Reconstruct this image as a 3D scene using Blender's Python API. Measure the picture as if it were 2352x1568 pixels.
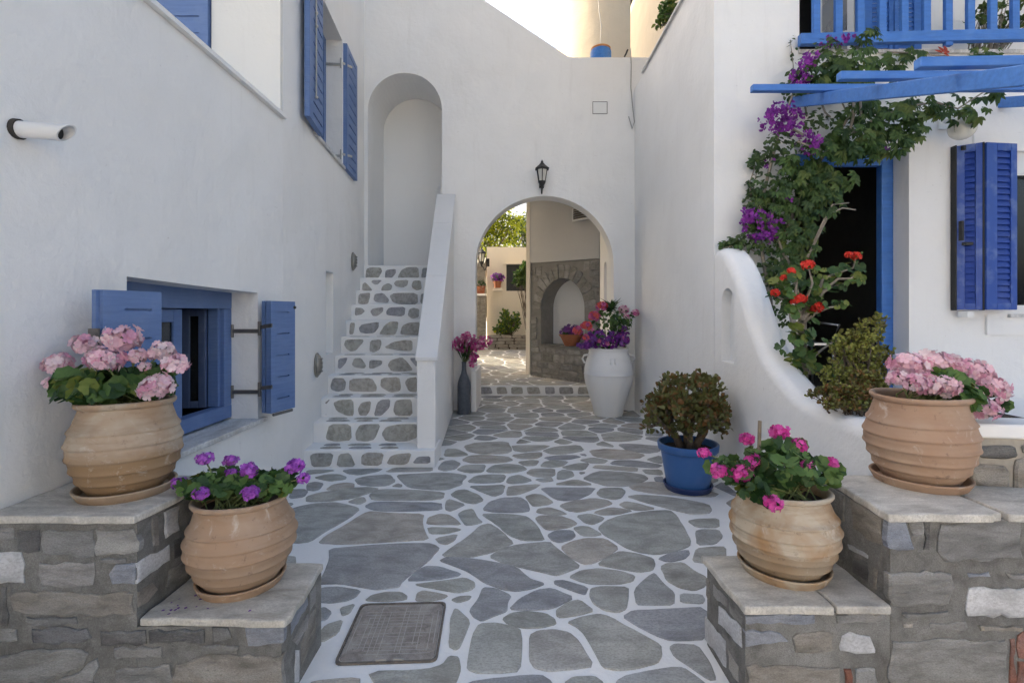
import bpy, bmesh, math, random
import numpy as np
from mathutils import Vector, Matrix
from mathutils.geometry import tessellate_polygon

rnd = random.Random(7)
R = math.radians
scene = bpy.context.scene
for o in list(bpy.data.objects):
    bpy.data.objects.remove(o)

# ------------------------------------------------------------------ camera, sky, sun, exposure
EYE = 1.5
FPX = 1150.0                    # focal length in units where the picture is 2352 wide
cam_d = bpy.data.cameras.new('camera')
cam_d.sensor_width = 36.0
cam_d.lens = 36.0 * FPX / 2352.0
cam_d.shift_y = -64.0 / 2352.0
cam_d.clip_start = 0.05
cam_d.clip_end = 600.0
cam = bpy.data.objects.new('camera', cam_d)
scene.collection.objects.link(cam)
cam.location = (0, 0, EYE)
cam.rotation_euler = (R(90), 0, 0)
scene.camera = cam

SUN_DIR = Vector((-0.80, 0.46, 0.40)).normalized()      # towards the sun
SUN_EL = math.asin(SUN_DIR.z)
world = bpy.data.worlds.new('World')
scene.world = world
world.use_nodes = True
wn = world.node_tree
wn.nodes.clear()
sky = wn.nodes.new('ShaderNodeTexSky')
sky.sky_type = 'NISHITA'
sky.sun_disc = False
sky.sun_elevation = SUN_EL
sky.sun_rotation = math.atan2(SUN_DIR.x, SUN_DIR.y)
sky.air_density = 1.0
sky.dust_density = 9.0
sky.ozone_density = 0.25
bg = wn.nodes.new('ShaderNodeBackground')
bg.inputs['Strength'].default_value = 0.15
wo = wn.nodes.new('ShaderNodeOutputWorld')
wn.links.new(sky.outputs[0], bg.inputs[0])
wn.links.new(bg.outputs[0], wo.inputs[0])

sun_d = bpy.data.lights.new('sun', 'SUN')
sun_d.energy = 2.0
sun_d.angle = R(0.53)
sun_d.color = (1.0, 0.90, 0.74)
sun = bpy.data.objects.new('sun', sun_d)
scene.collection.objects.link(sun)
sun.rotation_euler = SUN_DIR.to_track_quat('Z', 'Y').to_euler()
sun.location = (-6, 8, 14)

vs = scene.view_settings
vs.view_transform = 'Standard'
vs.look = 'None'
vs.gamma = 1.0
vs.exposure = 1.70
vs.use_curve_mapping = False
scene.cycles.use_denoising = True
scene.cycles.max_bounces = 6
scene.cycles.diffuse_bounces = 4
scene.cycles.use_adaptive_sampling = True
scene.cycles.adaptive_threshold = 0.04
scene.cycles.glossy_bounces = 3
scene.cycles.transmission_bounces = 6
scene.cycles.transparent_max_bounces = 8
scene.cycles.caustics_reflective = False
scene.cycles.caustics_refractive = False

# ------------------------------------------------------------------ helpers
def P(u, v, Y):
    """point at depth Y seen at (u, v) of the 2352-wide photograph (for measuring only)"""
    return Vector(((u - 1176) * Y / FPX, Y, EYE + (720 - v) * Y / FPX))

def G(u, v, z=0.0):
    """point of the horizontal plane at height z"""
    Y = (EYE - z) * FPX / (v - 720)
    return Vector(((u - 1176) * Y / FPX, Y, z))

class Geo:
    def __init__(s):
        s.v = []; s.f = []; s.m = []; s.n = 0
    def add(s, V, F, mat=0):
        s.v.extend([tuple(p) for p in V])
        for f in F:
            s.f.append(tuple(i + s.n for i in f)); s.m.append(mat)
        s.n += len(V)
        return s
    def inst(s, T, Ms, mats=None):
        V, F = T
        A = np.array([(x, y, z, 1.0) for x, y, z in V])
        for k, M in enumerate(Ms):
            W = A @ np.array(M).T
            s.add(W[:, :3].tolist(), F, mats[k] if mats is not None else 0)
        return s
    def box(s, a, b, mat=0):
        x0, y0, z0 = a; x1, y1, z1 = b
        V = [(x0,y0,z0),(x1,y0,z0),(x1,y1,z0),(x0,y1,z0),(x0,y0,z1),(x1,y0,z1),(x1,y1,z1),(x0,y1,z1)]
        return s.hexa(V, mat)
    def hexa(s, V, mat=0):
        return s.add(V, [(0,3,2,1),(4,5,6,7),(0,1,5,4),(1,2,6,5),(2,3,7,6),(3,0,4,7)], mat)
    def obox(s, c, ax, ay, az, mat=0):
        """oriented box: centre and half axes"""
        c, ax, ay, az = Vector(c), Vector(ax), Vector(ay), Vector(az)
        V = [c-ax-ay-az, c+ax-ay-az, c+ax+ay-az, c-ax+ay-az, c-ax-ay+az, c+ax-ay+az, c+ax+ay+az, c-ax+ay+az]
        return s.hexa(V, mat)
    def prism(s, plan, z0, z1, mat=0):
        n = len(plan)
        V = [(x, y, z0) for x, y in plan] + [(x, y, z1) for x, y in plan]
        F = [tuple(range(n-1, -1, -1)), tuple(range(n, 2*n))] + [(i, (i+1) % n, n+(i+1) % n, n+i) for i in range(n)]
        return s.add(V, F, mat)
    def lathe(s, prof, c=(0,0,0), seg=48, mat=0, close=False):
        V = []
        for k in range(seg):
            a = 2*math.pi*k/seg
            ca, sa = math.cos(a), math.sin(a)
            V += [(c[0]+r*ca, c[1]+r*sa, c[2]+z) for r, z in prof]
        n = len(prof); F = []
        for k in range(seg):
            k2 = (k+1) % seg
            for i in range(n-1):
                F.append((k*n+i, k2*n+i, k2*n+i+1, k*n+i+1))
        s.add(V, F, mat)
        if close:
            s.add([(c[0]+prof[0][0]*math.cos(2*math.pi*k/seg), c[1]+prof[0][0]*math.sin(2*math.pi*k/seg), c[2]+prof[0][1]) for k in range(seg)], [tuple(range(seg-1,-1,-1))], mat)
        return s
    def disc(s, c, r, seg=32, mat=0):
        return s.add([(c[0]+r*math.cos(2*math.pi*k/seg), c[1]+r*math.sin(2*math.pi*k/seg), c[2]) for k in range(seg)], [tuple(range(seg))], mat)
    def tube(s, pts, rad, seg=7, mat=0):
        pts = [Vector(p) for p in pts]
        n = len(pts)
        if not isinstance(rad, (list, tuple)):
            rad = [rad]*n
        V = []
        ref = Vector((0.31, 0.22, 0.92)).normalized()
        for i, p in enumerate(pts):
            t = (pts[min(i+1, n-1)] - pts[max(i-1, 0)]).normalized()
            a = t.cross(ref)
            if a.length < 1e-3: a = t.cross(Vector((1,0,0)))
            a.normalize(); b = t.cross(a)
            for k in range(seg):
                q = 2*math.pi*k/seg
                V.append(p + (a*math.cos(q) + b*math.sin(q))*rad[i])
        F = []
        for i in range(n-1):
            for k in range(seg):
                k2 = (k+1) % seg
                F.append((i*seg+k, i*seg+k2, (i+1)*seg+k2, (i+1)*seg+k))
        F.append(tuple(range(seg-1, -1, -1)))
        F.append(tuple(range((n-1)*seg, n*seg)))
        return s.add(V, F, mat)
    def ball(s, c, rx, ry=None, rz=None, nu=16, nv=9, mat=0):
        ry = ry or rx; rz = rz or rx
        V = [(c[0], c[1], c[2]-rz)]
        for j in range(1, nv):
            t = -math.pi/2 + math.pi*j/nv
            for k in range(nu):
                a = 2*math.pi*k/nu
                V.append((c[0]+rx*math.cos(t)*math.cos(a), c[1]+ry*math.cos(t)*math.sin(a), c[2]+rz*math.sin(t)))
        V.append((c[0], c[1], c[2]+rz))
        F = [(0, 1+(k+1) % nu, 1+k) for k in range(nu)]
        for j in range(nv-2):
            for k in range(nu):
                F.append((1+j*nu+k, 1+j*nu+(k+1) % nu, 1+(j+1)*nu+(k+1) % nu, 1+(j+1)*nu+k))
        L = len(V)-1; b = 1+(nv-2)*nu
        F += [(b+k, b+(k+1) % nu, L) for k in range(nu)]
        return s.add(V, F, mat)
    def slab(s, outer, holes, fmap, d0, d1, mat=0):
        """flat plate with holes; outer and holes are (a, b) rings, fmap(a, b, d) -> point"""
        rings = [outer] + list(holes)
        flat = [p for r_ in rings for p in r_]
        tris = tessellate_polygon([[Vector((a, b, 0)) for a, b in r_] for r_ in rings])
        n = len(flat)
        V = [fmap(a, b, d0) for a, b in flat] + [fmap(a, b, d1) for a, b in flat]
        F = []
        for t in tris:
            F.append(tuple(t)); F.append(tuple(n+i for i in reversed(t)))
        k = 0
        for r_ in rings:
            m = len(r_)
            for i in range(m):
                F.append((k+i, k+(i+1) % m, n+k+(i+1) % m, n+k+i))
            k += m
        return s.add(V, F, mat)

coll = scene.collection

def setp(o, label=None, cat=None, group=None, kind=None):
    if label: o['label'] = label
    if cat: o['category'] = cat
    if group: o['group'] = group
    if kind: o['kind'] = kind
    return o

def wloc(o):
    v = Vector((0,0,0))
    while o is not None:
        v = v + Vector(o.location); o = o.parent
    return v

def obj(name, geo, mats, parent=None, smooth=False, origin=None, fixn=True, angle=None):
    me = bpy.data.meshes.new(name)
    A = np.array(geo.v, dtype=float)
    c = Vector((A.min(0) + A.max(0)) / 2) if origin is None else Vector(origin)
    A = A - np.array(c)
    me.from_pydata(A.tolist(), [], geo.f)
    if not isinstance(mats, (list, tuple)): mats = [mats]
    for m in mats: me.materials.append(m)
    if len(mats) > 1:
        me.polygons.foreach_set('material_index', geo.m)
    if fixn:
        bm = bmesh.new(); bm.from_mesh(me)
        bmesh.ops.recalc_face_normals(bm, faces=bm.faces)
        bm.to_mesh(me); bm.free()
    if smooth:
        me.polygons.foreach_set('use_smooth', [True]*len(me.polygons))
        if angle:
            me.set_sharp_from_angle(angle=R(angle))
    me.update()
    o = bpy.data.objects.new(name, me)
    coll.objects.link(o)
    if parent is not None:
        o.parent = parent
        o.location = c - wloc(parent)
    else:
        o.location = c
    return o

def thing(name, label, cat, loc, group=None, kind=None):
    o = bpy.data.objects.new(name, None)
    o.empty_display_size = 0.1
    coll.objects.link(o)
    o.location = loc
    return setp(o, label, cat, group, kind)

def bevel(o, w, seg=2, ang=35):
    m = o.modifiers.new('bevel', 'BEVEL')
    m.width = w; m.segments = seg; m.limit_method = 'ANGLE'; m.angle_limit = R(ang)
    m.harden_normals = False
    return o

def chaikin(pts, n=1):
    for _ in range(n):
        q = []
        m = len(pts)
        for i in range(m):
            a, b = Vector(pts[i]), Vector(pts[(i+1) % m])
            q += [a*0.84 + b*0.16, a*0.16 + b*0.84]
        pts = q
    return pts

def piece_geo(pts, nrm, h, back, inset):
    """a slab of stone: ring of points on a plane, rounded front"""
    n = len(pts)
    nrm = Vector(nrm).normalized()
    c = sum((Vector(p) for p in pts), Vector()) / n
    V = []
    for p in pts: V.append(Vector(p) - nrm*back)
    for p in pts: V.append(Vector(p) + nrm*h*0.55)
    for p in pts:
        d = (c - Vector(p)); L = d.length
        V.append(Vector(p) + nrm*h + d*min(0.3, inset/max(L, 1e-4)))
    F = []
    for r_ in range(2):
        for i in range(n):
            F.append((r_*n+i, r_*n+(i+1) % n, (r_+1)*n+(i+1) % n, (r_+1)*n+i))
    F.append(tuple(range(2*n, 3*n)))
    g = Geo(); g.add(V, F)
    return g, c

def stone_piece(name, pts, nrm, mat, parent, h=0.006, back=0.02, inset=0.006, smooth_n=1):
    pts = chaikin([Vector(p) for p in pts], smooth_n)
    g, c = piece_geo(pts, nrm, h, back, inset)
    return obj(name, g, mat, parent, origin=c)

def rot_to(n, spin=0.0):
    """matrix whose z axis is n"""
    q = Vector(n).normalized().to_track_quat('Z', 'Y')
    return q.to_matrix() @ Matrix.Rotation(spin, 3, 'Z')

def trs(p, rot3, s):
    M = (rot3 * s).to_4x4()
    M.translation = Vector(p)
    return M

# ------------------------------------------------------------------ materials
MATS = {}
def nd(nt, t, **kw):
    n = nt.nodes.new(t)
    for k, v in kw.items():
        setattr(n, k, v)
    return n

def base_mat(name):
    m = bpy.data.materials.new(name); m.use_nodes = True
    nt = m.node_tree
    b = nt.nodes['Principled BSDF']
    MATS[name] = m
    return m, nt, b

def mixrgb(nt, fac, a, b_, mode='MIX'):
    n = nd(nt, 'ShaderNodeMix', data_type='RGBA', blend_type=mode)
    for sock, val in ((n.inputs[0], fac), (n.inputs[6], a), (n.inputs[7], b_)):
        if hasattr(val, 'is_linked') or hasattr(val, 'links'):
            nt.links.new(val, sock)
        elif isinstance(val, (int, float)):
            sock.default_value = val
        else:
            sock.default_value = (*val, 1.0) if len(val) == 3 else val
    return n.outputs[2]

def noise(nt, vec, scale, detail=4, rough=0.55, dist=0.0):
    n = nd(nt, 'ShaderNodeTexNoise')
    n.inputs['Scale'].default_value = scale
    n.inputs['Detail'].default_value = detail
    n.inputs['Roughness'].default_value = rough
    n.inputs['Distortion'].default_value = dist
    if vec is not None: nt.links.new(vec, n.inputs['Vector'])
    return n.outputs['Fac']

def ramp(nt, fac, stops):
    n = nd(nt, 'ShaderNodeValToRGB')
    cr = n.color_ramp
    while len(cr.elements) > 1: cr.elements.remove(cr.elements[-1])
    for i, (p, c) in enumerate(stops):
        e = cr.elements[0] if i == 0 else cr.elements.new(p)
        e.position = p
        e.color = (c, c, c, 1) if isinstance(c, (int, float)) else (*c, 1)
    nt.links.new(fac, n.inputs[0])
    return n.outputs[0]

def geo_pos(nt):
    return nd(nt, 'ShaderNodeNewGeometry').outputs['Position']

def obj_vec(nt, rand=True, scale=(1,1,1)):
    tc = nd(nt, 'ShaderNodeTexCoord')
    mp = nd(nt, 'ShaderNodeMapping')
    mp.inputs['Scale'].default_value = scale
    nt.links.new(tc.outputs['Object'], mp.inputs['Vector'])
    if not rand: return mp.outputs[0], None
    oi = nd(nt, 'ShaderNodeObjectInfo')
    sc_ = nd(nt, 'ShaderNodeMath', operation='MULTIPLY'); sc_.inputs[1].default_value = 37.0
    nt.links.new(oi.outputs['Random'], sc_.inputs[0])
    cb = nd(nt, 'ShaderNodeCombineXYZ')
    for i in range(3): nt.links.new(sc_.outputs[0], cb.inputs[i])
    nt.links.new(cb.outputs[0], mp.inputs['Location'])
    return mp.outputs[0], oi.outputs['Random']

def bump(nt, b, hts, chain=None):
    """hts: list of (height socket, strength, distance)"""
    prev = None
    for h, st, ds in hts:
        n = nd(nt, 'ShaderNodeBump')
        n.inputs['Strength'].default_value = st
        n.inputs['Distance'].default_value = ds
        nt.links.new(h, n.inputs['Height'])
        if prev is not None: nt.links.new(prev, n.inputs['Normal'])
        prev = n.outputs[0]
    nt.links.new(prev, b.inputs['Normal'])

def m_white(name, col=(0.80, 0.80, 0.80), dirt=0.10, lump=0.35, rough=0.75, dirtcol=(0.55, 0.53, 0.50)):
    m, nt, b = base_mat(name)
    p = geo_pos(nt)
    n1 = noise(nt, p, 0.9, 3, 0.6)
    n2 = noise(nt, p, 4.5, 4, 0.7)
    c = mixrgb(nt, ramp(nt, n1, [(0.35, 0.0), (0.75, dirt)]), col, dirtcol)
    c = mixrgb(nt, ramp(nt, n2, [(0.55, 0.0), (0.8, dirt*0.8)]), c, tuple(x*0.8 for x in col))
    # rain streaks and scuffs
    mp = nd(nt, 'ShaderNodeMapping'); mp.inputs['Scale'].default_value = (7, 7, 0.7)
    nt.links.new(p, mp.inputs['Vector'])
    st = noise(nt, mp.outputs[0], 1.6, 3, 0.7)
    c = mixrgb(nt, ramp(nt, st, [(0.58, 0.0), (0.85, dirt*1.1)]), c, dirtcol)
    sp = noise(nt, p, 22, 2, 0.5)
    c = mixrgb(nt, ramp(nt, sp, [(0.76, 0.0), (0.80, dirt*1.5)]), c, (0.35, 0.33, 0.31))
    nt.links.new(c, b.inputs['Base Color'])
    b.inputs['Roughness'].default_value = rough
    b.inputs['Specular IOR Level'].default_value = 0.25
    # scuffs: short thin rubbed marks
    mp3 = nd(nt, 'ShaderNodeMapping'); mp3.inputs['Scale'].default_value = (3, 3, 26); mp3.inputs['Rotation'].default_value = (0.25, 0.2, 0.3)
    nt.links.new(p, mp3.inputs['Vector'])
    sc = noise(nt, mp3.outputs[0], 1.7, 2, 0.5)
    c = mixrgb(nt, ramp(nt, sc, [(0.745, 0.0), (0.79, dirt*1.3)]), c, (0.42, 0.41, 0.40))
    nt.links.new(c, b.inputs['Base Color'])
    hm = nd(nt, 'ShaderNodeMath', operation='MULTIPLY_ADD')
    nt.links.new(noise(nt, p, 13, 4, 0.65), hm.inputs[0]); hm.inputs[1].default_value = 0.22
    nt.links.new(noise(nt, p, 2.0, 1, 0.5), hm.inputs[2])
    bump(nt, b, [(hm.outputs[0], lump*1.2, 0.05)])
    return m

def m_stone(name, cols, streak=(1,1,1), scale=9.0, rough=0.72, bmp=0.5, speck=0.0, var=0.25):
    """natural stone; each object takes its own tone from cols"""
    m, nt, b = base_mat(name)
    v, rn = obj_vec(nt, True, streak)
    stops = [(i/max(1, len(cols)-1), c) for i, c in enumerate(cols)]
    base = ramp(nt, rn, stops)
    n1 = noise(nt, v, scale, 6, 0.65, 0.4)
    n2 = noise(nt, v, scale*0.28, 4, 0.55, 0.6)
    n3 = noise(nt, v, scale*6, 3, 0.7)
    n5 = noise(nt, v, scale*16, 4, 0.75)
    dk = mixrgb(nt, 1.0, base, (0.48, 0.47, 0.46), 'MULTIPLY')
    lt = mixrgb(nt, 0.35, base, (0.62, 0.62, 0.60))
    c = mixrgb(nt, ramp(nt, n1, [(0.30, 1.0), (0.62, 0.0)]), base, dk)
    c = mixrgb(nt, ramp(nt, n2, [(0.48, 0.0), (0.75, 0.8)]), c, lt)
    c = mixrgb(nt, ramp(nt, n5, [(0.38, 0.55), (0.55, 0.0)]), c, dk)
    c = mixrgb(nt, ramp(nt, n5, [(0.56, 0.0), (0.72, 0.45)]), c, lt)
    if speck > 0:
        c = mixrgb(nt, ramp(nt, n3, [(0.62, 0.0), (0.72, speck)]), c, (0.06, 0.055, 0.05))
    nt.links.new(c, b.inputs['Base Color'])
    b.inputs['Roughness'].default_value = rough
    b.inputs['Specular IOR Level'].default_value = 0.3
    bump(nt, b, [(n1, bmp, 0.012), (n3, bmp*0.6, 0.003)])
    return m

def m_paint(name, col, rough=0.45, grain=0.12, fade=0.0, fadecol=(0.5,0.5,0.55), streak=(3,3,30)):
    m, nt, b = base_mat(name)
    v, rn = obj_vec(nt, True, streak)
    n1 = noise(nt, v, 3.0, 4, 0.6)
    g_ = geo_pos(nt)
    n2 = noise(nt, g_, 7.0, 4, 0.6)
    c = mixrgb(nt, ramp(nt, n1, [(0.3, grain), (0.7, 0.0)]), col, tuple(x*0.55 for x in col))
    c = mixrgb(nt, ramp(nt, n2, [(0.5, 0.0), (0.75, max(fade, 0.06))]), c, fadecol)
    nt.links.new(c, b.inputs['Base Color'])
    b.inputs['Roughness'].default_value = rough
    b.inputs['Specular IOR Level'].default_value = 0.4
    bump(nt, b, [(n1, 0.18, 0.004)])
    return m

def m_plain(name, col, rough=0.6, metal=0.0, spec=0.4, var=0.15, scale=12, bmp=0.15):
    m, nt, b = base_mat(name)
    v, rn = obj_vec(nt, True)
    n1 = noise(nt, v, scale, 4, 0.6)
    c = mixrgb(nt, ramp(nt, n1, [(0.3, var*2.2), (0.7, 0.0)]), col, tuple(x*0.5 for x in col))
    nt.links.new(c, b.inputs['Base Color'])
    b.inputs['Roughness'].default_value = rough
    b.inputs['Metallic'].default_value = metal
    b.inputs['Specular IOR Level'].default_value = spec
    bump(nt, b, [(n1, bmp, 0.004)])
    return m

def m_terra(name, col, pale, dark, paleamt=0.6, darkamt=0.5, seed=0.0, low=None):
    m, nt, b = base_mat(name)
    tc = nd(nt, 'ShaderNodeTexCoord')
    mp = nd(nt, 'ShaderNodeMapping'); mp.inputs['Location'].default_value = (seed, seed*0.7, seed*0.3)
    nt.links.new(tc.outputs['Object'], mp.inputs['Vector'])
    v = mp.outputs[0]
    n1 = noise(nt, v, 5.0, 4, 0.55, 0.5)
    n2 = noise(nt, v, 26.0, 6, 0.7)
    n3 = noise(nt, v, 90.0, 3, 0.6)
    c = mixrgb(nt, ramp(nt, n1, [(0.40, 0.0), (0.62, paleamt)]), col, pale)
    mp2 = nd(nt, 'ShaderNodeMapping'); mp2.inputs['Scale'].default_value = (1.2, 1.2, 9); mp2.inputs['Location'].default_value = (seed, 3, 1)
    nt.links.new(tc.outputs['Object'], mp2.inputs['Vector'])
    n4 = noise(nt, mp2.outputs[0], 4.0, 5, 0.65)
    c = mixrgb(nt, ramp(nt, n4, [(0.50, 0.0), (0.78, darkamt)]), c, dark)
    if low:   # damp tide mark on the lower body
        sx = nd(nt, 'ShaderNodeSeparateXYZ'); nt.links.new(tc.outputs['Object'], sx.inputs[0])
        ma = nd(nt, 'ShaderNodeMath', operation='MULTIPLY_ADD'); ma.inputs[1].default_value = 0.09
        nt.links.new(n4, ma.inputs[0]); nt.links.new(sx.outputs[2], ma.inputs[2])
        c = mixrgb(nt, ramp(nt, ma.outputs[0], [(low[0], low[2]), (low[0]+0.05, 0.0)]), c, low[1])
    c = mixrgb(nt, ramp(nt, n2, [(0.60, 0.0), (0.70, 0.6)]), c, (0.16, 0.11, 0.08))
    c = mixrgb(nt, ramp(nt, noise(nt, v, 11.0, 5, 0.7, 1.0), [(0.58, 0.0), (0.72, 0.55)]), c, (0.62, 0.58, 0.52))
    nt.links.new(c, b.inputs['Base Color'])
    b.inputs['Roughness'].default_value = 0.8
    b.inputs['Specular IOR Level'].default_value = 0.25
    bump(nt, b, [(n2, 0.25, 0.004), (n3, 0.2, 0.0015)])
    return m

def m_leaf(name, col, col2, transl=0.25, rough=0.5):
    m, nt, b = base_mat(name)
    p = geo_pos(nt)
    n1 = noise(nt, p, 16, 3, 0.6)
    n2 = noise(nt, p, 5, 2, 0.5)
    c = mixrgb(nt, ramp(nt, n1, [(0.35, 0.0), (0.65, 1.0)]), col, col2)
    c = mixrgb(nt, ramp(nt, n2, [(0.35, 0.5), (0.6, 0.0)]), c, tuple(x*0.55 for x in col))
    nt.links.new(c, b.inputs['Base Color'])
    b.inputs['Roughness'].default_value = rough
    b.inputs['Specular IOR Level'].default_value = 0.35
    t = nd(nt, 'ShaderNodeBsdfTranslucent')
    nt.links.new(c, t.inputs['Color'])
    mx = nd(nt, 'ShaderNodeMixShader'); mx.inputs[0].default_value = transl
    out = nt.nodes['Material Output']
    nt.links.new(b.outputs[0], mx.inputs[1]); nt.links.new(t.outputs[0], mx.inputs[2])
    nt.links.new(mx.outputs[0], out.inputs['Surface'])
    return m

def m_glass(name, tint=(0.02, 0.022, 0.025), rough=0.04):
    m, nt, b = base_mat(name)
    v, rn = obj_vec(nt, True)
    n1 = noise(nt, v, 2.0, 2, 0.5)
    c = mixrgb(nt, n1, tint, tuple(x*1.6 for x in tint))
    nt.links.new(c, b.inputs['Base Color'])
    b.inputs['Roughness'].default_value = rough
    b.inputs['Specular IOR Level'].default_value = 0.5
    b.inputs['Transmission Weight'].default_value = 0.75
    b.inputs['IOR'].default_value = 1.5
    return m

WHITE = m_white('whitewash', (0.82,0.82,0.81), dirt=0.19, lump=0.5)
WHITE_SHADE = m_white('whitewash_in_shade', (0.54,0.54,0.54), dirt=0.25)  # whitewash greyed in its colour to stand in for the passage shade
WHITE2 = m_white('whitewash_smooth', (0.81, 0.81, 0.80), dirt=0.07, lump=0.2)
CREAM = m_white('cream_render', (0.78, 0.72, 0.62), dirt=0.22, lump=0.3)
GROUT = m_white('white_limewash_joint', (0.84, 0.84, 0.83), dirt=0.22, lump=0.6, dirtcol=(0.50, 0.48, 0.45))
FLAG = m_stone('paving_slate', [(0.33,0.34,0.37), (0.47,0.47,0.42), (0.40,0.41,0.38), (0.51,0.49,0.43), (0.36,0.37,0.39), (0.45,0.46,0.43), (0.52,0.48,0.42), (0.43,0.445,0.41)], streak=(1.0, 1.7, 1), scale=5.0, bmp=0.5)
STEPST = m_stone('step_slate', [(0.38,0.38,0.39), (0.51,0.50,0.44), (0.43,0.43,0.41), (0.55,0.52,0.46), (0.36,0.37,0.41)], streak=(3, 1, 3), scale=7.0)
RUB_GREY = m_stone('rubble_grey', [(0.22,0.22,0.215), (0.30,0.295,0.28), (0.255,0.25,0.235), (0.34,0.33,0.32)], streak=(1, 1, 3.2), scale=8, speck=0.45, bmp=0.9)
RUB_DARK = m_stone('rubble_dark', [(0.10,0.10,0.10), (0.14,0.135,0.125), (0.13,0.13,0.14)], streak=(1, 1, 3), scale=9, speck=0.5, bmp=0.9)
RUB_BLUE = m_stone('rubble_blue', [(0.26,0.29,0.35), (0.32,0.34,0.38)], streak=(1, 1, 2.4), scale=12, bmp=0.9)
RUB_WARM = m_stone('rubble_warm', [(0.31,0.28,0.235), (0.28,0.26,0.23), (0.36,0.32,0.27)], streak=(1, 1, 2.4), scale=10, speck=0.4, bmp=0.9)
RUB_WHITE = m_stone('rubble_marble', [(0.58,0.59,0.61), (0.62,0.62,0.62)], streak=(1, 1, 1.5), scale=5, bmp=0.5)
RUB_RED = m_stone('red_brick', [(0.27,0.11,0.075), (0.23,0.10,0.07)], scale=14, speck=0.5, bmp=0.8)
MORTAR = m_stone('grey_mortar', [(0.215,0.21,0.195)], scale=14, speck=0.15, bmp=0.8, rough=0.9)
MARBLE = m_stone('worn_marble', [(0.62,0.585,0.51), (0.67,0.64,0.58)], streak=(1.2, 3, 1), scale=6, rough=0.55, bmp=0.35)
MARBLE_W = m_stone('white_marble', [(0.70,0.70,0.70), (0.74,0.74,0.73)], streak=(3, 1, 1), scale=3, rough=0.5, bmp=0.2)
BLUE_L = m_paint('blue_paint_dusty', (0.125, 0.205, 0.41), 0.55, grain=0.35, fade=0.25, fadecol=(0.24,0.31,0.46), streak=(2,2,22))
BLUE_P = m_paint('blue_paint_bright', (0.062, 0.195, 0.57), 0.5, grain=0.5, fade=0.2, fadecol=(0.2,0.36,0.62), streak=(2,12,12))
BLUE_N = m_paint('blue_paint_navy', (0.014, 0.048, 0.28), 0.45, streak=(9,9,1.5))
BLUE_D = m_paint('blue_paint_deep', (0.026, 0.080, 0.35), 0.42, grain=0.3, fade=0.7, fadecol=(0.17, 0.235, 0.44), streak=(9, 9, 1.5))
BLUE_POT = m_paint('blue_glazed_plastic', (0.05, 0.145, 0.38), 0.35, grain=0.05, streak=(1,1,1))
BLUE_POTD = m_paint('dark_blue_plastic', (0.02, 0.04, 0.14), 0.4, grain=0.05, streak=(1,1,1))
BLUE_ROOF = m_paint('roof_pot_blue', (0.06, 0.22, 0.60), 0.6, grain=0.5, fade=0.2, streak=(6,6,12))
WPAINT = m_paint('white_gloss_paint', (0.76, 0.77, 0.76), 0.4, grain=0.05)
IRON = m_plain('black_iron', (0.012, 0.012, 0.013), 0.45, metal=0.0, spec=0.5)
STEEL = m_plain('dull_steel', (0.20, 0.19, 0.18), 0.45, metal=0.7)
BRONZE = m_plain('bronze_lamp', (0.33, 0.31, 0.27), 0.35, metal=0.5)
DARKROOM = m_plain('room_shade_dark', (0.10, 0.097, 0.092), 0.9)  # darkness of the unlit rooms put into the wall colour
CURTAIN = m_plain('grey_curtain', (0.20, 0.22, 0.27), 0.85, scale=30)
LACE = m_plain('pale_curtain', (0.55, 0.54, 0.50), 0.85, scale=40)
GLASS = m_glass('window_glass', (0.05,0.055,0.06))
GLASS_C = m_glass('clear_window_glass', (0.85,0.87,0.88))
CREAM_L = m_white('cream_limewash', (0.72, 0.71, 0.67), dirt=0.12)
CAPM = m_white('parapet_marble', (0.72, 0.72, 0.71), dirt=0.28, lump=0.15, rough=0.5)
TOWER = m_white('weathered_ochre_render', (0.52, 0.46, 0.36), dirt=0.30, lump=0.4, dirtcol=(0.36,0.32,0.27))
SOIL = m_plain('potting_soil', (0.05, 0.035, 0.025), 0.95, var=0.4, scale=40, bmp=0.9)
T1 = m_terra('terracotta_buff', (0.37, 0.265, 0.18), (0.46, 0.39, 0.30), (0.21, 0.14, 0.08), 0.85, 0.6, 1.7, low=(0.0, (0.25,0.155,0.075), 0.8))
T2 = m_terra('terracotta_pinkish', (0.37, 0.25, 0.165), (0.44, 0.335, 0.25), (0.28, 0.165, 0.085), 0.6, 0.5, 5.1, low=(-0.09, (0.30,0.21,0.14), 0.6))
T3 = m_terra('terracotta_bleached', (0.36, 0.22, 0.11), (0.49, 0.43, 0.34), (0.22, 0.145, 0.09), 0.95, 0.6, 9.6, low=(-0.07, (0.27,0.20,0.13), 0.7))
T4 = m_terra('terracotta_salmon', (0.36, 0.235, 0.16), (0.41, 0.31, 0.23), (0.26, 0.155, 0.095), 0.6, 0.45, 13.3)
T_RED = m_terra('terracotta_red', (0.34, 0.12, 0.06), (0.40, 0.18, 0.10), (0.16, 0.06, 0.04), 0.4, 0.4, 3.0)
JARW = m_white('painted_jar', (0.78, 0.78, 0.77), dirt=0.10, lump=0.25)
VASE = m_plain('slate_ceramic', (0.10, 0.115, 0.14), 0.5, var=0.3, scale=25, bmp=0.3)
BARK = m_plain('grey_bark', (0.33, 0.29, 0.24), 0.9, var=0.35, scale=30, bmp=0.8)
BARKD = m_plain('brown_bark', (0.16, 0.125, 0.095), 0.9, var=0.35, scale=30, bmp=0.8)
WOOD = m_plain('weathered_wood', (0.22, 0.18, 0.13), 0.8, var=0.3, scale=20, bmp=0.6)
MANHOLE = m_stone('rusty_concrete', [(0.40,0.36,0.32), (0.41,0.37,0.33)], scale=20, speck=0.8, bmp=1.0)
RUST = m_plain('rust', (0.19, 0.165, 0.14), 0.9, var=0.4, scale=40, bmp=0.6)
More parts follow.
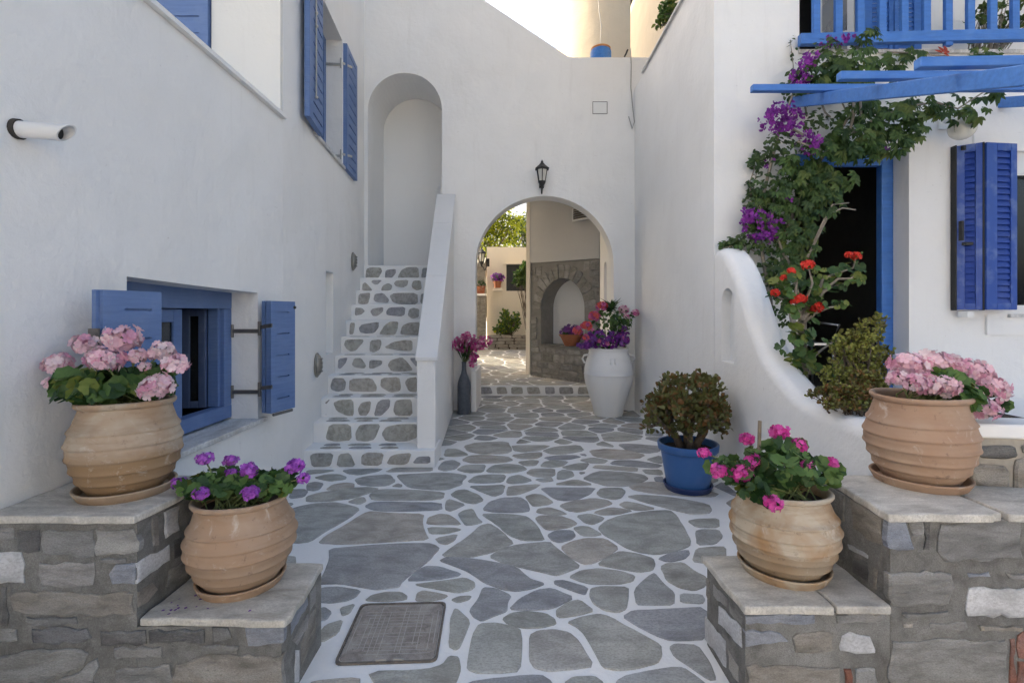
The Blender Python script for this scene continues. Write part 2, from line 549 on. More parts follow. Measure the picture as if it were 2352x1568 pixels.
L_GER = m_leaf('geranium_leaf', (0.075, 0.15, 0.035), (0.12, 0.21, 0.055))
L_GER2 = m_leaf('geranium_leaf_yellowing', (0.14, 0.20, 0.035), (0.22, 0.24, 0.05))
L_GERD = m_leaf('geranium_leaf_dark', (0.030, 0.075, 0.022), (0.05, 0.11, 0.03))
L_VINE = m_leaf('creeper_leaf', (0.055, 0.11, 0.025), (0.08, 0.14, 0.035))
L_VINE2 = m_leaf('creeper_leaf_dark', (0.035, 0.075, 0.022), (0.05, 0.10, 0.03))
L_VINE3 = m_leaf('creeper_leaf_light', (0.10, 0.15, 0.035), (0.13, 0.18, 0.05))
L_BOUG = m_leaf('bougainvillea_leaf', (0.04, 0.08, 0.025), (0.07, 0.11, 0.035))
L_JADE = m_leaf('jade_leaf_green', (0.115, 0.12, 0.035), (0.15, 0.15, 0.045), 0.1)
L_JADER = m_leaf('jade_leaf_red', (0.22, 0.10, 0.035), (0.19, 0.12, 0.04), 0.1)
L_SUC = m_leaf('succulent_leaf', (0.20, 0.22, 0.045), (0.27, 0.28, 0.06), 0.15)
L_SUC2 = m_leaf('succulent_leaf_dark', (0.14, 0.14, 0.04), (0.17, 0.14, 0.04), 0.15)
L_TREE = m_leaf('tree_leaf', (0.32, 0.38, 0.025), (0.40, 0.45, 0.04), 0.6)
L_TREE2 = m_leaf('tree_leaf_deep', (0.06, 0.11, 0.025), (0.09, 0.14, 0.03), 0.35)
F_PINK = m_leaf('petal_pale_pink', (0.80, 0.50, 0.59), (0.84, 0.60, 0.66), 0.25)
F_PINK2 = m_leaf('petal_pink', (0.74, 0.34, 0.48), (0.78, 0.44, 0.55), 0.25)
F_PINKC = m_leaf('petal_white_pink', (0.84, 0.70, 0.72), (0.84, 0.62, 0.67), 0.25)
F_PURP = m_leaf('petal_violet', (0.42, 0.10, 0.58), (0.50, 0.16, 0.64), 0.25)
F_PURP2 = m_leaf('petal_violet_dark', (0.30, 0.05, 0.42), (0.38, 0.09, 0.50), 0.25)
F_MAG = m_leaf('petal_magenta', (0.72, 0.06, 0.38), (0.76, 0.13, 0.46), 0.25)
F_MAG2 = m_leaf('petal_magenta_deep', (0.58, 0.03, 0.27), (0.66, 0.06, 0.34), 0.25)
F_BOUG = m_leaf('bougainvillea_bract', (0.29, 0.04, 0.38), (0.36, 0.065, 0.45), 0.3)
F_BOUG2 = m_leaf('bougainvillea_bract_dark', (0.19, 0.025, 0.27), (0.25, 0.04, 0.33), 0.3)
F_DPURP = m_leaf('deep_purple_petal', (0.16, 0.055, 0.28), (0.22, 0.08, 0.36), 0.25)
F_RED = m_leaf('petal_red', (0.70, 0.035, 0.02), (0.76, 0.06, 0.035), 0.25)
F_CORAL = m_leaf('petal_coral', (0.78, 0.10, 0.10), (0.80, 0.20, 0.18), 0.25)
F_ROSE = m_leaf('petal_rose', (0.58, 0.10, 0.30), (0.66, 0.20, 0.42), 0.25)
# ------------------------------------------------------------------ ground and paving
g = Geo(); g.box((-120, -60, -0.6), (120, 220, -0.05))
ground = setp(obj('ground', g, m_plain('dry_earth', (0.30, 0.26, 0.20), 0.95, scale=2.0)), 'dry bare earth under and around the white houses', 'ground', kind='structure')

lane = setp(obj('lane', Geo().box((-30, -8.0, -0.05), (30, -2.0, -0.004)), m_plain('pale_lane_concrete', (0.46, 0.44, 0.40), 0.9, scale=3.0)), 'unseen pale concrete lane added in front of the courtyard for bounced light', 'lane', kind='structure')  # out of view, made pale to bounce light upwards
oh = thing('bounce_house', 'unseen white house added across the lane to bounce sun into the courtyard', 'house', (0, -8.1, 0))  # added behind the camera to throw sunlight back into the court
g = Geo(); g.slab([(-12, -0.05), (12, -0.05), (12, 5.0), (-12, 5.0)], [[(x0, 0.0), (x0+1.0, 0.0), (x0+1.0, 2.2), (x0, 2.2)] for x0 in (-6.0, 4.5)] + [[(x0, 1.2), (x0+1.0, 1.2), (x0+1.0, 2.4), (x0, 2.4)] for x0 in (-9.0, -2.5, 1.2, 8.0)], lambda a_, b_, d: (a_, -8.0-d, b_), 0, 0.3)
obj('wall', g, WHITE, oh)
obj('roof', Geo().box((-12, -13, 4.7), (12, -8.3, 5.0)), WHITE, oh)
for x0 in (-6.0, 4.5): obj('door', Geo().box((x0, -8.22, 0.0), (x0+1.0, -8.16, 2.2)), BLUE_P, oh)
for x0 in (-9.0, -2.5, 1.2, 8.0): obj('window_shutter', Geo().box((x0, -8.22, 1.2), (x0+1.0, -8.16, 2.4)), BLUE_P, oh)

paving = thing('courtyard_paving', 'grey slate crazy paving with wide white limewashed joints', 'paving', (0, 4, 0), kind='structure')
g = Geo(); g.box((-2.4, -2.0, -0.05), (6.2, 9.15, 0.0))
obj('joint_bed', g, GROUT, paving)

ZA = lambda x, y: G((900 + x/1.96)/1.2755, (1200 + y/1.96)/1.2755)
TR = """925,1470 955,1300 990,1235 1090,1230 1215,1260 1225,1330 1215,1495 1100,1505 980,1505 940,1490
1285,1300 1330,1275 1420,1268 1500,1285 1550,1330 1640,1470 1500,1485 1380,1495 1310,1475 1285,1430
1500,1225 1580,1195 1680,1178 1740,1195 1900,1285 2020,1350 2025,1410 2000,1450 1880,1480 1780,1490 1700,1475 1650,1370 1600,1290 1560,1255
1820,1190 1880,1155 2050,1150 2290,1135 2290,1315 2080,1320 2000,1290 1900,1240
1885,1035 1960,960 1995,940 2040,1000 2100,1050 2100,1115 1960,1118 1895,1115
1635,1030 1700,1018 1840,1022 1835,1080 1825,1140 1780,1160 1710,1150 1650,1110 1630,1070
1440,1150 1500,1110 1560,1095 1640,1155 1560,1175 1460,1192 1440,1180
1130,1200 1180,1170 1260,1162 1360,1172 1410,1200 1420,1230 1340,1248 1250,1250 1160,1230
1165,1145 1230,1085 1320,1040 1400,1028 1530,1080 1400,1140 1280,1148
940,1150 990,1090 1010,1025 1080,1030 1165,1070 1140,1110 1140,1155 1070,1180 1005,1210 960,1185
1425,985 1480,983 1605,1020 1590,1060 1540,1045 1430,1005
1510,960 1580,925 1680,915 1800,930 1875,955 1860,985 1780,1000 1640,1000 1570,985
1670,890 1740,840 1800,815 1900,830 1980,855 1990,890 1975,920 1900,930 1780,910
2035,905 2070,885 2160,880 2220,930 2285,960 2280,1010 2220,1035 2140,1020 2070,980
2150,1060 2260,1065 2275,1090 2260,1110 2150,1105
2090,1370 2120,1350 2240,1358 2300,1450 2340,1540 2300,1545 2200,1470 2120,1420
1790,1555 1850,1525 2080,1485 2150,1485 2220,1530 2310,1600 1780,1600
1490,1568 1540,1540 1640,1535 1690,1568 1680,1620 1490,1620
930,1568 1100,1545 1330,1525 1390,1560 1400,1620 920,1620
360,1505 700,1495 770,1470 810,1420 860,1425 870,1490 850,1550 820,1600 420,1600
40,1560 290,1540 290,1600 20,1600
815,1350 825,1210 845,1150 865,1152 930,1220 900,1290 875,1360 850,1372
835,1090 880,1075 935,1072 920,1090 870,1105
630,1095 640,1055 670,1042 740,1055 800,1068 770,1085 700,1095
340,1095 380,1065 460,1050 530,1050 565,1070 560,1090 450,1098
60,1040 100,1025 180,1022 300,1040 270,1075 220,1095 140,1105 60,1100
60,1150 100,1140 130,1165 110,1200 60,1210
70,1290 110,1240 200,1210 170,1280 90,1330
195,1140 270,1118 240,1165 205,1178
620,1005 700,995 830,980 900,968 950,990 955,1015 930,1035 860,1048 760,1030
580,980 640,920 690,900 760,905 875,940 860,955 760,970 650,980
130,800 300,785 500,772 690,768 730,780 755,800 690,870 600,935 540,985 525,1015 460,1022 400,1030 330,1018 200,995 70,1000 110,930 135,860
70,765 110,725 220,665 330,595 370,585 500,598 665,600 655,650 665,690 695,745 500,755 200,772
-150,600 -60,560 40,540 150,533 220,545 300,570 240,620 100,700 20,755 -60,765 -150,740
770,840 850,780 930,730 990,670 1045,655 1100,690 1180,765 1140,785 1050,820 940,845
690,655 700,620 760,600 810,605 850,630 880,660 760,658
695,675 850,680 880,690 800,710 710,712
740,740 860,717 840,750 800,772 765,765
870,600 900,580 950,570 970,620 1005,645 950,660 910,662 890,630
1000,600 1100,598 1200,605 1260,615 1310,660 1340,710 1360,748 1240,750 1160,720 1080,650
1050,845 1120,800 1220,775 1390,760 1420,790 1500,850 1565,900 1460,940 1420,950 1260,910 1130,880
765,870 800,850 860,850 1000,865 1130,890 1200,910 1240,945 1280,975 1360,998 1290,1025 1200,1040 1120,1030 1020,990 930,930 850,900
1460,790 1520,760 1600,740 1710,742 1785,795 1720,840 1640,880 1590,885 1520,850
1385,720 1430,695 1520,695 1535,725 1510,745 1450,762 1410,750
1530,680 1580,670 1620,675 1690,715 1640,725 1580,722
1315,625 1340,610 1450,612 1520,635 1545,655 1500,675 1400,690 1370,685 1335,650
1550,610 1620,598 1700,620 1690,635 1640,658 1600,650
1675,680 1720,640 1800,610 1950,585 2080,578 2120,610 2160,680 2195,750 2190,780 2130,805 2000,830 1900,815 1830,790 1770,750 1710,720
2020,855 2090,825 2185,808 2190,830 2160,855 2100,870 2060,870
2190,640 2240,630 2360,625 2360,675 2240,675
2235,700 2270,690 2360,692 2380,730 2340,770 2240,775
2240,800 2330,790 2400,790 2400,870 2300,880 2215,870
1840,500 1900,490 2050,500 2180,520 2300,545 2318,575 2300,595 2200,598 2120,580 2050,560 1930,530
1795,545 1830,528 1900,540 2000,568 1900,578 1830,565
1645,590 1740,562 1870,580 1780,600 1700,605
1450,550 1530,525 1640,510 1720,520 1750,540 1690,560 1560,588 1500,580
1320,590 1330,570 1390,562 1450,580 1490,600 1400,605
1255,500 1300,485 1350,490 1410,530 1380,545 1300,555 1280,530
1010,575 1050,530 1120,508 1220,503 1260,530 1275,580 1220,590 1080,588
825,490 860,465 910,460 980,490 1010,520 960,540 900,530
795,570 800,525 820,515 905,545 850,570 820,582
335,555 370,535 440,530 765,535 770,575 600,582 450,582 380,575
360,490 400,462 460,458 600,462 785,475 775,510 700,520 500,520 380,518
235,530 290,505 325,505 335,525 300,542
0,500 60,480 250,450 350,446 410,455 350,480 250,510 120,525 0,528
110,460 150,430 220,420 265,425 265,445 200,460
0,425 50,415 90,425 70,455 40,465 0,460
-100,460 -20,458 0,470 -20,500 -100,510
40,390 110,372 180,372 220,385 215,400 130,410
275,400 340,382 470,372 505,410 460,435 380,440 300,430
515,375 600,370 760,362 860,368 915,380 885,410 885,430 800,460 700,458 585,445 550,415
490,440 520,425 540,432 540,443
205,350 260,342 430,340 400,355 300,375 240,368
0,350 60,345 160,348 90,362 0,372
450,358 500,335 600,330 715,330 715,352 600,355
920,415 970,380 1050,373 1140,375 1120,415 1020,422
1145,415 1165,385 1220,375 1290,405 1240,420 1170,425
1150,470 1160,440 1340,428 1300,455 1220,485 1150,492
930,440 1020,438 1135,432 1120,480 1070,498 1000,470
1345,455 1380,448 1655,448 1620,485 1550,515 1480,522 1430,515 1380,480
1665,480 1690,452 1800,450 1825,470 1800,505 1760,515 1690,502
1415,430 1540,400 1640,430 1550,435
1585,395 1640,365 1690,352 1840,360 1930,375 1955,395 1920,415 1830,440 1720,438 1640,415
1850,440 1920,420 2000,415 2080,430 2180,450 2360,480 2330,500 2200,498 1980,480 1880,462
1260,365 1290,340 1420,338 1420,375 1390,388 1310,385
1310,400 1400,390 1410,410 1350,415
1435,400 1440,360 1470,345 1520,355 1530,380 1480,398
1030,350 1070,320 1140,312 1230,320 1260,345 1180,362 1050,362
860,345 900,322 950,318 1025,318 1005,360 920,362
750,340 780,300 840,290 880,310 850,340 790,352
890,290 930,265 1020,260 1150,270 1180,290 1120,305 950,308
900,210 970,190 1150,183 1175,235 1140,252 1000,255 930,240
785,265 800,225 860,225 930,260 850,270
1175,262 1260,250 1345,245 1345,265 1310,282 1220,282
1210,300 1290,290 1330,295 1310,320 1250,322
1340,325 1365,300 1400,292 1500,298 1460,325 1400,332
1175,205 1400,205 1330,235 1240,243 1190,235
1350,235 1430,212 1560,203 1590,235 1480,255 1400,255
1360,275 1440,262 1540,262 1570,272 1500,285 1400,290
1460,330 1550,308 1620,308 1590,345 1510,345
1565,290 1640,275 1725,290 1700,308 1620,305
1620,235 1720,225 1850,235 1940,260 1900,280 1750,285 1650,268
1640,335 1660,320 1780,328 1895,335 1890,355 1760,345
1740,312 1770,292 1880,292 2040,318 2000,335 1850,325
1925,345 2030,345 2040,375 1950,368
1995,390 2040,385 2050,415 2000,410
1785,200 1860,197 2030,210 2020,240 1950,250 1840,235
1950,285 2030,262 2040,310 1990,300"""
traced = []
for line in TR.splitlines():
    pts = [ZA(*map(float, p.split(','))) for p in line.split()]
    traced.append(pts)
for pts in traced:
    # grow a touch: the traced lines follow the inside of the painted joints
    c = sum(pts, Vector())/len(pts)
    q = [p + (p-c).normalized()*0.011 for p in pts]
    q = chaikin(q, 1); r2 = []
    for i, p in enumerate(q):
        p2 = q[(i+1) % len(q)]; k = max(1, int((p2-p).length/0.05)); r2.append(p)
        for t in range(1, k):
            w_ = p.lerp(p2, t/k); r2.append(w_ + Vector((rnd.uniform(-1,1), rnd.uniform(-1,1), 0))*0.0035)
    stone_piece('flagstone', r2, (0,0,1), FLAG, paving, h=0.005+rnd.random()*0.002, back=0.02, inset=0.006, smooth_n=0)

def voronoi(seeds, blockers, bound):
    """cells of seeds, kept clear of the blocker points, clipped to the convex ring bound"""
    allp = [np.array(s) for s in seeds] + [np.array(b) for b in blockers]
    A = np.array(allp)
    out = []
    for i, s in enumerate(seeds):
        s = np.array(s)
        poly = [np.array(b) for b in bound]
        d = np.linalg.norm(A - s, axis=1)
        for j in np.argsort(d)[1:60]:
            q = A[j]
            n_ = q - s; L = np.linalg.norm(n_)
            if L < 1e-6: continue
            mid = (q + s)/2
            new = []
            m = len(poly)
            for a in range(m):
                p0, p1 = poly[a], poly[(a+1) % m]
                s0, s1 = np.dot(p0-mid, n_), np.dot(p1-mid, n_)
                if s0 <= 0: new.append(p0)
                if (s0 < 0) != (s1 < 0) and abs(s0-s1) > 1e-12:
                    t = s0/(s0-s1); new.append(p0 + (p1-p0)*t)
            poly = new
            if len(poly) < 3: break
        if len(poly) >= 3: out.append(poly)
        else: out.append(None)
    return out

def shrink(poly, w):
    c = sum(poly)/len(poly)
    q = []
    for p in poly:
        d = p - c; L = np.linalg.norm(d)
        if L < w*1.6: return None
        q.append(c + d*(1 - w*1.25/L))
    return q

def scatter_seeds(x0, x1, y0, y1, dmin, n, ok=lambda x, y: True, ax=1.0, r_=rnd):
    pts = []
    for _ in range(n):
        x, y = r_.uniform(x0, x1), r_.uniform(y0, y1)
        if not ok(x, y): continue
        dm = dmin*r_.uniform(0.75, 1.35)
        if all(((x-a)/ax)**2 + (y-b)**2 > dm*dm for a, b in pts):
            pts.append((x, y))
    return pts

block = []
for pts in traced:
    n = len(pts)
    for i in range(n):
        a, b = pts[i], pts[(i+1) % n]
        k = max(1, int((b-a).length/0.05))
        for t in range(k):
            p = a.lerp(b, t/k); block.append((p.x, p.y))
MH = [ZA(310,1120), ZA(800,1108), ZA(745,1450), ZA(150,1470)]
for i in range(4):
    a, b = MH[i], MH[(i+1) % 4]
    for t in range(8):
        p = a.lerp(b, t/8); block.append((p.x, p.y))
mhc = sum(MH, Vector())/4
BA = np.array(block)
def far_from_traced(x, y):
    if np.min((BA[:,0]-x)**2 + (BA[:,1]-y)**2) < 0.085**2: return False
    if abs(x-mhc.x) < 0.28 and abs(y-mhc.y) < 0.26: return False
    for pts in traced:
        c = False; n = len(pts)
        for i in range(n):
            a, b = pts[i], pts[(i+1) % n]
            if (a.y > y) != (b.y > y) and x < (b.x-a.x)*(y-a.y)/(b.y-a.y)+a.x: c = not c
        if c: return False
    return True
def in_court(x, y):
    if y > 5.0: return -0.80-0.05*(y-5) < x < 1.88
    return -1.95 < x < 1.88
seeds = scatter_seeds(-1.9, 1.9, 1.55, 9.1, 0.27, 9000, lambda x, y: in_court(x, y) and far_from_traced(x, y), 1.5)
cells = voronoi(seeds, block, [(-1.96, 1.4), (1.89, 1.4), (1.89, 9.13), (-1.96, 9.13)])
nfl = len(traced)
for poly in cells:
    if poly is None or nfl >= 298: continue
    q = shrink(poly, 0.02)
    if q is None: continue
    A = np.array(q)
    if min(A[:,0].max()-A[:,0].min(), A[:,1].max()-A[:,1].min()) < 0.06: continue
    xl = -0.86-0.05*(A[:,1].mean()-5)
    if A[:,1].mean() > 5.0: q = [np.array((max(p[0], xl+0.02), p[1])) for p in q]
    stone_piece('flagstone', [Vector((p[0], p[1], 0)) for p in q], (0,0,1), FLAG, paving, h=0.005, back=0.02, inset=0.006)
    nfl += 1

# concrete-filled inspection cover let into the paving
mh = thing('inspection_cover', 'rusty square concrete filled inspection cover set in the paving', 'manhole cover', mhc)
def rcorn(pts, r=0.035):
    q = []; m = len(pts)
    for i in range(m):
        a, b, c = pts[i-1], pts[i], pts[(i+1) % m]
        p0 = b + (a-b).normalized()*r; p1 = b + (c-b).normalized()*r
        for t in (0, .25, .5, .75, 1):
            q.append(p0*(1-t)**2 + b*2*t*(1-t) + p1*t*t)
    return q
def ring_in(pts, k):
    c = sum(pts, Vector())/len(pts)
    return [c + (p-c)*k for p in pts]
g = Geo()
a = rcorn(MH); b = rcorn(ring_in(MH, 0.955))
n = len(a)
g.add([p+Vector((0,0,0.009)) for p in a]+[p+Vector((0,0,0.009)) for p in b]+[p+Vector((0,0,-0.02)) for p in a]+[p+Vector((0,0,-0.02)) for p in b],
      [(i,(i+1)%n,n+(i+1)%n,n+i) for i in range(n)]+[(i,(i+1)%n,2*n+(i+1)%n,2*n+i) for i in range(n)]+[(n+i,n+(i+1)%n,3*n+(i+1)%n,3*n+i) for i in range(n)])
obj('frame', g, RUST, mh)
g = Geo(); q = rcorn(ring_in(MH, 0.94))
g.add([p+Vector((0,0,0.006)) for p in q], [tuple(range(len(q)))]); obj('cover_plate', g, MANHOLE, mh)
g = Geo()
A0, B0, C0, D0 = ring_in(MH, 0.86)
for i in range(17):
    t = i/16
    for (p, q_) in ((A0.lerp(B0, t), D0.lerp(C0, t)), (A0.lerp(D0, t), B0.lerp(C0, t))):
        if rnd.random() < 0.25: continue
        p = p.lerp(q_, rnd.uniform(0, 0.25)); q_ = q_.lerp(p, rnd.uniform(0, 0.25))
        w = (q_-p).cross(Vector((0,0,1))).normalized()*0.0016
        z = Vector((0,0,0.0075))
        g.add([p-w+z, p+w+z, q_+w+z, q_-w+z], [(0,1,2,3)])
obj('wire_mesh', g, m_plain('worn_mesh', (0.50, 0.48, 0.44), 0.7), mh)
g = Geo()
for t in (0.45, 0.62):
    p = MH[3].lerp(MH[2], t)+Vector((0, 0.012, 0.012))
    g.obox(p, (0.022, 0, 0), (0, 0.004, 0), (0, 0, 0.003))
obj('lifting_bar', g, m_plain('worn_bar', (0.42, 0.40, 0.36), 0.6), mh)

# ------------------------------------------------------------------ left house
WX = -1.97
BY = 4.31
DL = Vector((-0.0915, 0.9958, 0)).normalized()          # direction of the far, bent wall
NL = Vector((DL.y, -DL.x, 0))                           # its outward normal
def far(a, z, d=0.0):                                   # a metres along, d metres inwards
    p = Vector((WX, BY, 0)) + DL*a - NL*d
    return Vector((p.x, p.y, z))
aY = lambda Y: (Y-BY)/DL.y

house = thing('left_house', 'tall white house along the left with dusty blue shutters', 'house', (WX-2, 3, 0))
g = Geo()
W1 = (2.56, 3.88, 0.68, 1.675)
hole = [(2.56, 0.68), (3.88, 0.68), (3.88, 1.66), (3.2, 1.672), (2.56, 1.69)]
g.slab([(-1.0, -0.05), (BY, -0.05), (BY, 3.17), (-1.0, 3.17)], [hole], lambda a_, b_, d: (WX-d, a_, b_), 0, 0.35)
obj('wall', g, WHITE, house)
g = Geo(); g.box((-5.5, -1.0, 3.0), (WX-0.35, BY, 3.1)); g.box((-5.5,-1.0,-0.05),(WX-0.35,-0.8,3.0)); g.box((-5.8,-1.0,-0.05),(-5.5,BY,3.4))
obj('terrace', g, WHITE, house)
g = Geo(); g.box((WX-0.38, -1.0, 3.172), (WX+0.035, BY+0.0, 3.202))
obj('coping', g, WHITE2, house)
# tall part: the wall facing the camera above the terrace and the bent wall along the stairs
g = Geo()
g.slab([(-11, 3.1), (WX-0.003, 3.1), (WX-0.003, 9.5), (-11, 9.5)], [[(-3.06, 3.105), (-2.56, 3.105), (-2.56, 5.35), (-3.06, 5.35)]], lambda a_, b_, d: (a_, BY+d, b_), -0.045, 0.015)
obj('upper_wall', g, CREAM_L, house)  # unseen width on the left added to keep sun off the terrace
g = Geo()
U = (aY(5.2), aY(6.37), 3.38, 4.97)
slot = [(aY(5.62), 1.04), (aY(5.93), 1.04), (aY(5.93), 1.98), (aY(5.62), 1.98)]
g.slab([(0, -0.05), (aY(12.9), -0.05), (aY(12.9), 9.5), (0.0, 9.5)], [[(U[0],U[2]),(U[1],U[2]),(U[1],U[3]),(U[0],U[3])], slot],
       lambda a_, b_, d: far(a_, b_, d), 0, 0.35)
obj('stair_wall', g, WHITE, house)  # unseen stretch behind the arch added to keep sun out of the passage
g = Geo(); g.hexa([far(aY(5.5),0.95,0.26), far(aY(6.05),0.95,0.26), far(aY(6.05),0.95,0.11), far(aY(5.5),0.95,0.11),
                   far(aY(5.5),2.05,0.26), far(aY(6.05),2.05,0.26), far(aY(6.05),2.05,0.11), far(aY(5.5),2.05,0.11)])
obj('niche_back', g, WHITE, house)
g = Geo(); g.box((-5.8, BY+0.25, 9.3), (WX-0.9, 12.9, 9.5)); g.box((-5.8, BY+0.25, -0.05), (-5.5, 12.9, 9.3)); g.box((-5.5, 12.7, -0.05), (-3.2, 12.9, 9.3))
obj('roof', g, WHITE, house)  # carried on out of view to shade the passage
# dim rooms behind the two windows
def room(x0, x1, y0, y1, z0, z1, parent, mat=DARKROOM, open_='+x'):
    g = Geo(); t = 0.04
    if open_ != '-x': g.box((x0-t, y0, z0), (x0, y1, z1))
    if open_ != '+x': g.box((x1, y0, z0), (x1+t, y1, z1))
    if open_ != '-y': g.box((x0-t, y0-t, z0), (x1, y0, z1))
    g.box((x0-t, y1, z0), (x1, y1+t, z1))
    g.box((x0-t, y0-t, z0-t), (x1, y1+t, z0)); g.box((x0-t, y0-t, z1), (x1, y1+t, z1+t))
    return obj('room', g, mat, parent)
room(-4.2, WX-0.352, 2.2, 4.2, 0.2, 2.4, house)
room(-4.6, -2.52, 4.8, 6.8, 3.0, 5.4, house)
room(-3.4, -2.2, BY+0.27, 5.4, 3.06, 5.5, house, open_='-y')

# ---- lower window
win = thing('window', None, None, (0,0,0)); win.parent = house; win.location = Vector((WX-0.2, 3.2, 0.68)) - wloc(house)
FX = WX-0.20
g = Geo()
y0, y1, z0, z1 = 2.56, 3.88, 0.70, 1.635
fw = 0.10
g.box((FX-0.09, y0, z1-fw), (FX, y1, z1+0.05)); g.box((FX-0.09, y0, z0), (FX, y1, z0+fw))
g.box((FX-0.09, y0, z0+fw), (FX-0.001, y0+fw, z1-fw)); g.box((FX-0.09, y1-fw, z0+fw), (FX-0.001, y1, z1-fw))
g.box((FX-0.11, y0+fw, z0+fw), (FX-0.03, y0+fw+0.03, z1-fw)); g.box((FX-0.11, y1-fw-0.03, z0+fw), (FX-0.03, y1-fw, z1-fw))
bevel(obj('frame', g, BLUE_L, win), 0.006)
# open left casement swung inwards and right casement swung flat inside
def casement(p0, p1, z0, z1, parent, mat, pane=True, glass=None, t=0.035, w=0.085, mid=None, wb=None):
    p0, p1 = Vector((*p0, 0)), Vector((*p1, 0))
    d = (p1-p0); L = d.length; d.normalize(); n_ = Vector((-d.y, d.x, 0))
    g = Geo()
    def bar(a0, a1, b0, b1, tt=t):
        c = p0 + d*(a0+a1)/2 + Vector((0,0,(b0+b1)/2))
        g.obox(c, d*(a1-a0)/2, n_*tt/2, (0,0,(b1-b0)/2))
    wb_ = wb or w
    bar(0, w, z0, z1); bar(L-w, L, z0, z1); bar(w, L-w, z0, z0+wb_); bar(w, L-w, z1-w, z1)
    if mid:
        for m_ in mid: bar(w, L-w, m_-0.012, m_+0.012, t*0.8)
    o = bevel(obj('casement', g, mat, parent), 0.004)
    if pane:
        g = Geo(); g.obox(p0+d*L/2+Vector((0,0,(z0+z1)/2)), d*(L/2-w*0.9), n_*0.003, (0,0,(z1-z0)/2-w*0.9))
        obj('pane', g, glass or GLASS, o)
    return o
casement((FX-0.06, 2.68), (FX-0.06, 3.36), 0.80, 1.53, win, BLUE_L)
casement((FX-0.27, 3.715), (FX-0.11, 3.735), 0.80, 1.53, win, m_paint('inner_casement_paint', (0.07,0.10,0.19), 0.5), w=0.05)
g = Geo(); g.box((WX-0.21, 2.50, 0.652), (WX+0.035, 3.97, 0.688))
bevel(obj('sill', g, MARBLE_W, win), 0.006)

def shutter_leaf(p0, p1, z0, z1, mat, parent, nslot, slot=(0.35, 0.82), t=0.045, face=1, slot_lo=0.12, slot_hi=0.90, sh=0.0055):
    """solid leaf from plan point p0 to p1, grooved face on the side given by face"""
    p0, p1 = Vector((*p0, 0)), Vector((*p1, 0))
    d = p1-p0; L = d.length; d.normalize(); n_ = Vector((d.y, -d.x, 0))*face
    zs = [z0 + (z1-z0)*(slot_lo + (slot_hi-slot_lo)*k/max(1, nslot-1)) for k in range(nslot)]
    outer = [(0, z0), (L, z0), (L, z1), (0, z1)]
    holes = [[(L*slot[0], z_-sh), (L*slot[1], z_-sh), (L*slot[1], z_+sh), (L*slot[0], z_+sh)] for z_ in zs]
    g = Geo()
    fm = lambda a_, b_, dd: p0 + d*a_ + Vector((0,0,b_)) - n_*dd
    g.slab(outer, holes, fm, 0, 0.014)
    g.slab(outer, [], fm, 0.0145, t)
    o = obj('shutter', g, mat, parent)
    return o
def strap(p, q, parent, hgt=0.03, t=0.006, mat=STEEL):
    p, q = Vector(p), Vector(q)
    d = (q-p); n_ = d.cross(Vector((0,0,1))).normalized()
    g = Geo(); g.obox((p+q)/2, d/2, n_*t, (0,0,hgt/2))
    return bevel(obj('hinge_arm', g, mat, parent), 0.003)
def pin(p, h, parent, mat=STEEL, r=0.011):
    g = Geo(); g.tube([Vector(p)-Vector((0,0,h/2)), Vector(p)+Vector((0,0,h/2))], r, 10)
    return obj('hinge_pin', g, mat, parent, smooth=True, angle=40)
# left pair of leaves, folded
s1 = shutter_leaf((-1.796, 2.20), (-1.722, 2.46), 0.735, 1.605, BLUE_L, house, 6, t=0.022)
s2 = shutter_leaf((-1.822, 2.19), (-1.750, 2.465), 0.735, 1.605, BLUE_L, house, 6, t=0.022)
for zz in (0.93, 1.40):
    g = Geo(); g.box((-1.845, 2.178, zz-0.035), (-1.800, 2.188, zz+0.035)); obj('hinge_plate', g, STEEL, house)
    strap((-2.165, 2.59, zz), (-1.93, 2.57, zz), house); strap((-1.93, 2.57, zz+0.02), (-1.80, 2.54, zz+0.02), house)
s3 = shutter_leaf((-1.843, 3.83), (-1.772, 4.09), 0.735, 1.597, BLUE_L, house, 5, slot=(0.25, 0.75))
s4 = shutter_leaf((-1.898, 3.85), (-1.83, 4.13), 0.735, 1.597, BLUE_L, house, 5, t=0.03)
for zz in (0.895, 1.365):
    strap((-2.165, 3.872, zz), (-1.955, 3.872, zz), house); strap((-1.955, 3.872, zz+0.028), (-1.835, 3.83, zz+0.045), house)
    pin((-1.955, 3.872, zz+0.02), 0.11, house); pin((-2.168, 3.876, zz), 0.10, house, r=0.013)
g = Geo(); g.ball((-1.772, 4.082, 1.55), 0.013); obj('shutter_bolt', g, IRON, house, smooth=True)
g = Geo(); g.tube([(-1.835,3.85,0.722),(-1.78,4.05,0.722)], 0.012, 8); obj('bottom_bolt', g, STEEL, house)

# ---- upper window on the bent wall
uw = thing('window', None, None, (0,0,0)); uw.parent = house; uw.location = far(aY(5.8), 3.38, 0.2) - wloc(house)
def fbar(g, a0, a1, b0, b1, d0, d1):
    g.hexa([far(a0,b0,d1), far(a1,b0,d1), far(a1,b0,d0), far(a0,b0,d0), far(a0,b1,d1), far(a1,b1,d1), far(a1,b1,d0), far(a0,b1,d0)])
g = Geo()
fbar(g, U[0], U[1], U[3]-0.09, U[3], 0.2, 0.29); fbar(g, U[0], U[1], U[2], U[2]+0.1, 0.2, 0.29)
fbar(g, U[0], U[0]+0.09, U[2]+0.1, U[3]-0.09, 0.201, 0.29); fbar(g, U[1]-0.09, U[1], U[2]+0.1, U[3]-0.09, 0.201, 0.29)
obj('frame', g, BLUE_L, uw)
g = Geo(); fbar(g, U[0]+0.09, U[1]-0.09, U[2]+0.1, U[3]-0.09, 0.25, 0.256); obj('pane', g, GLASS, uw)
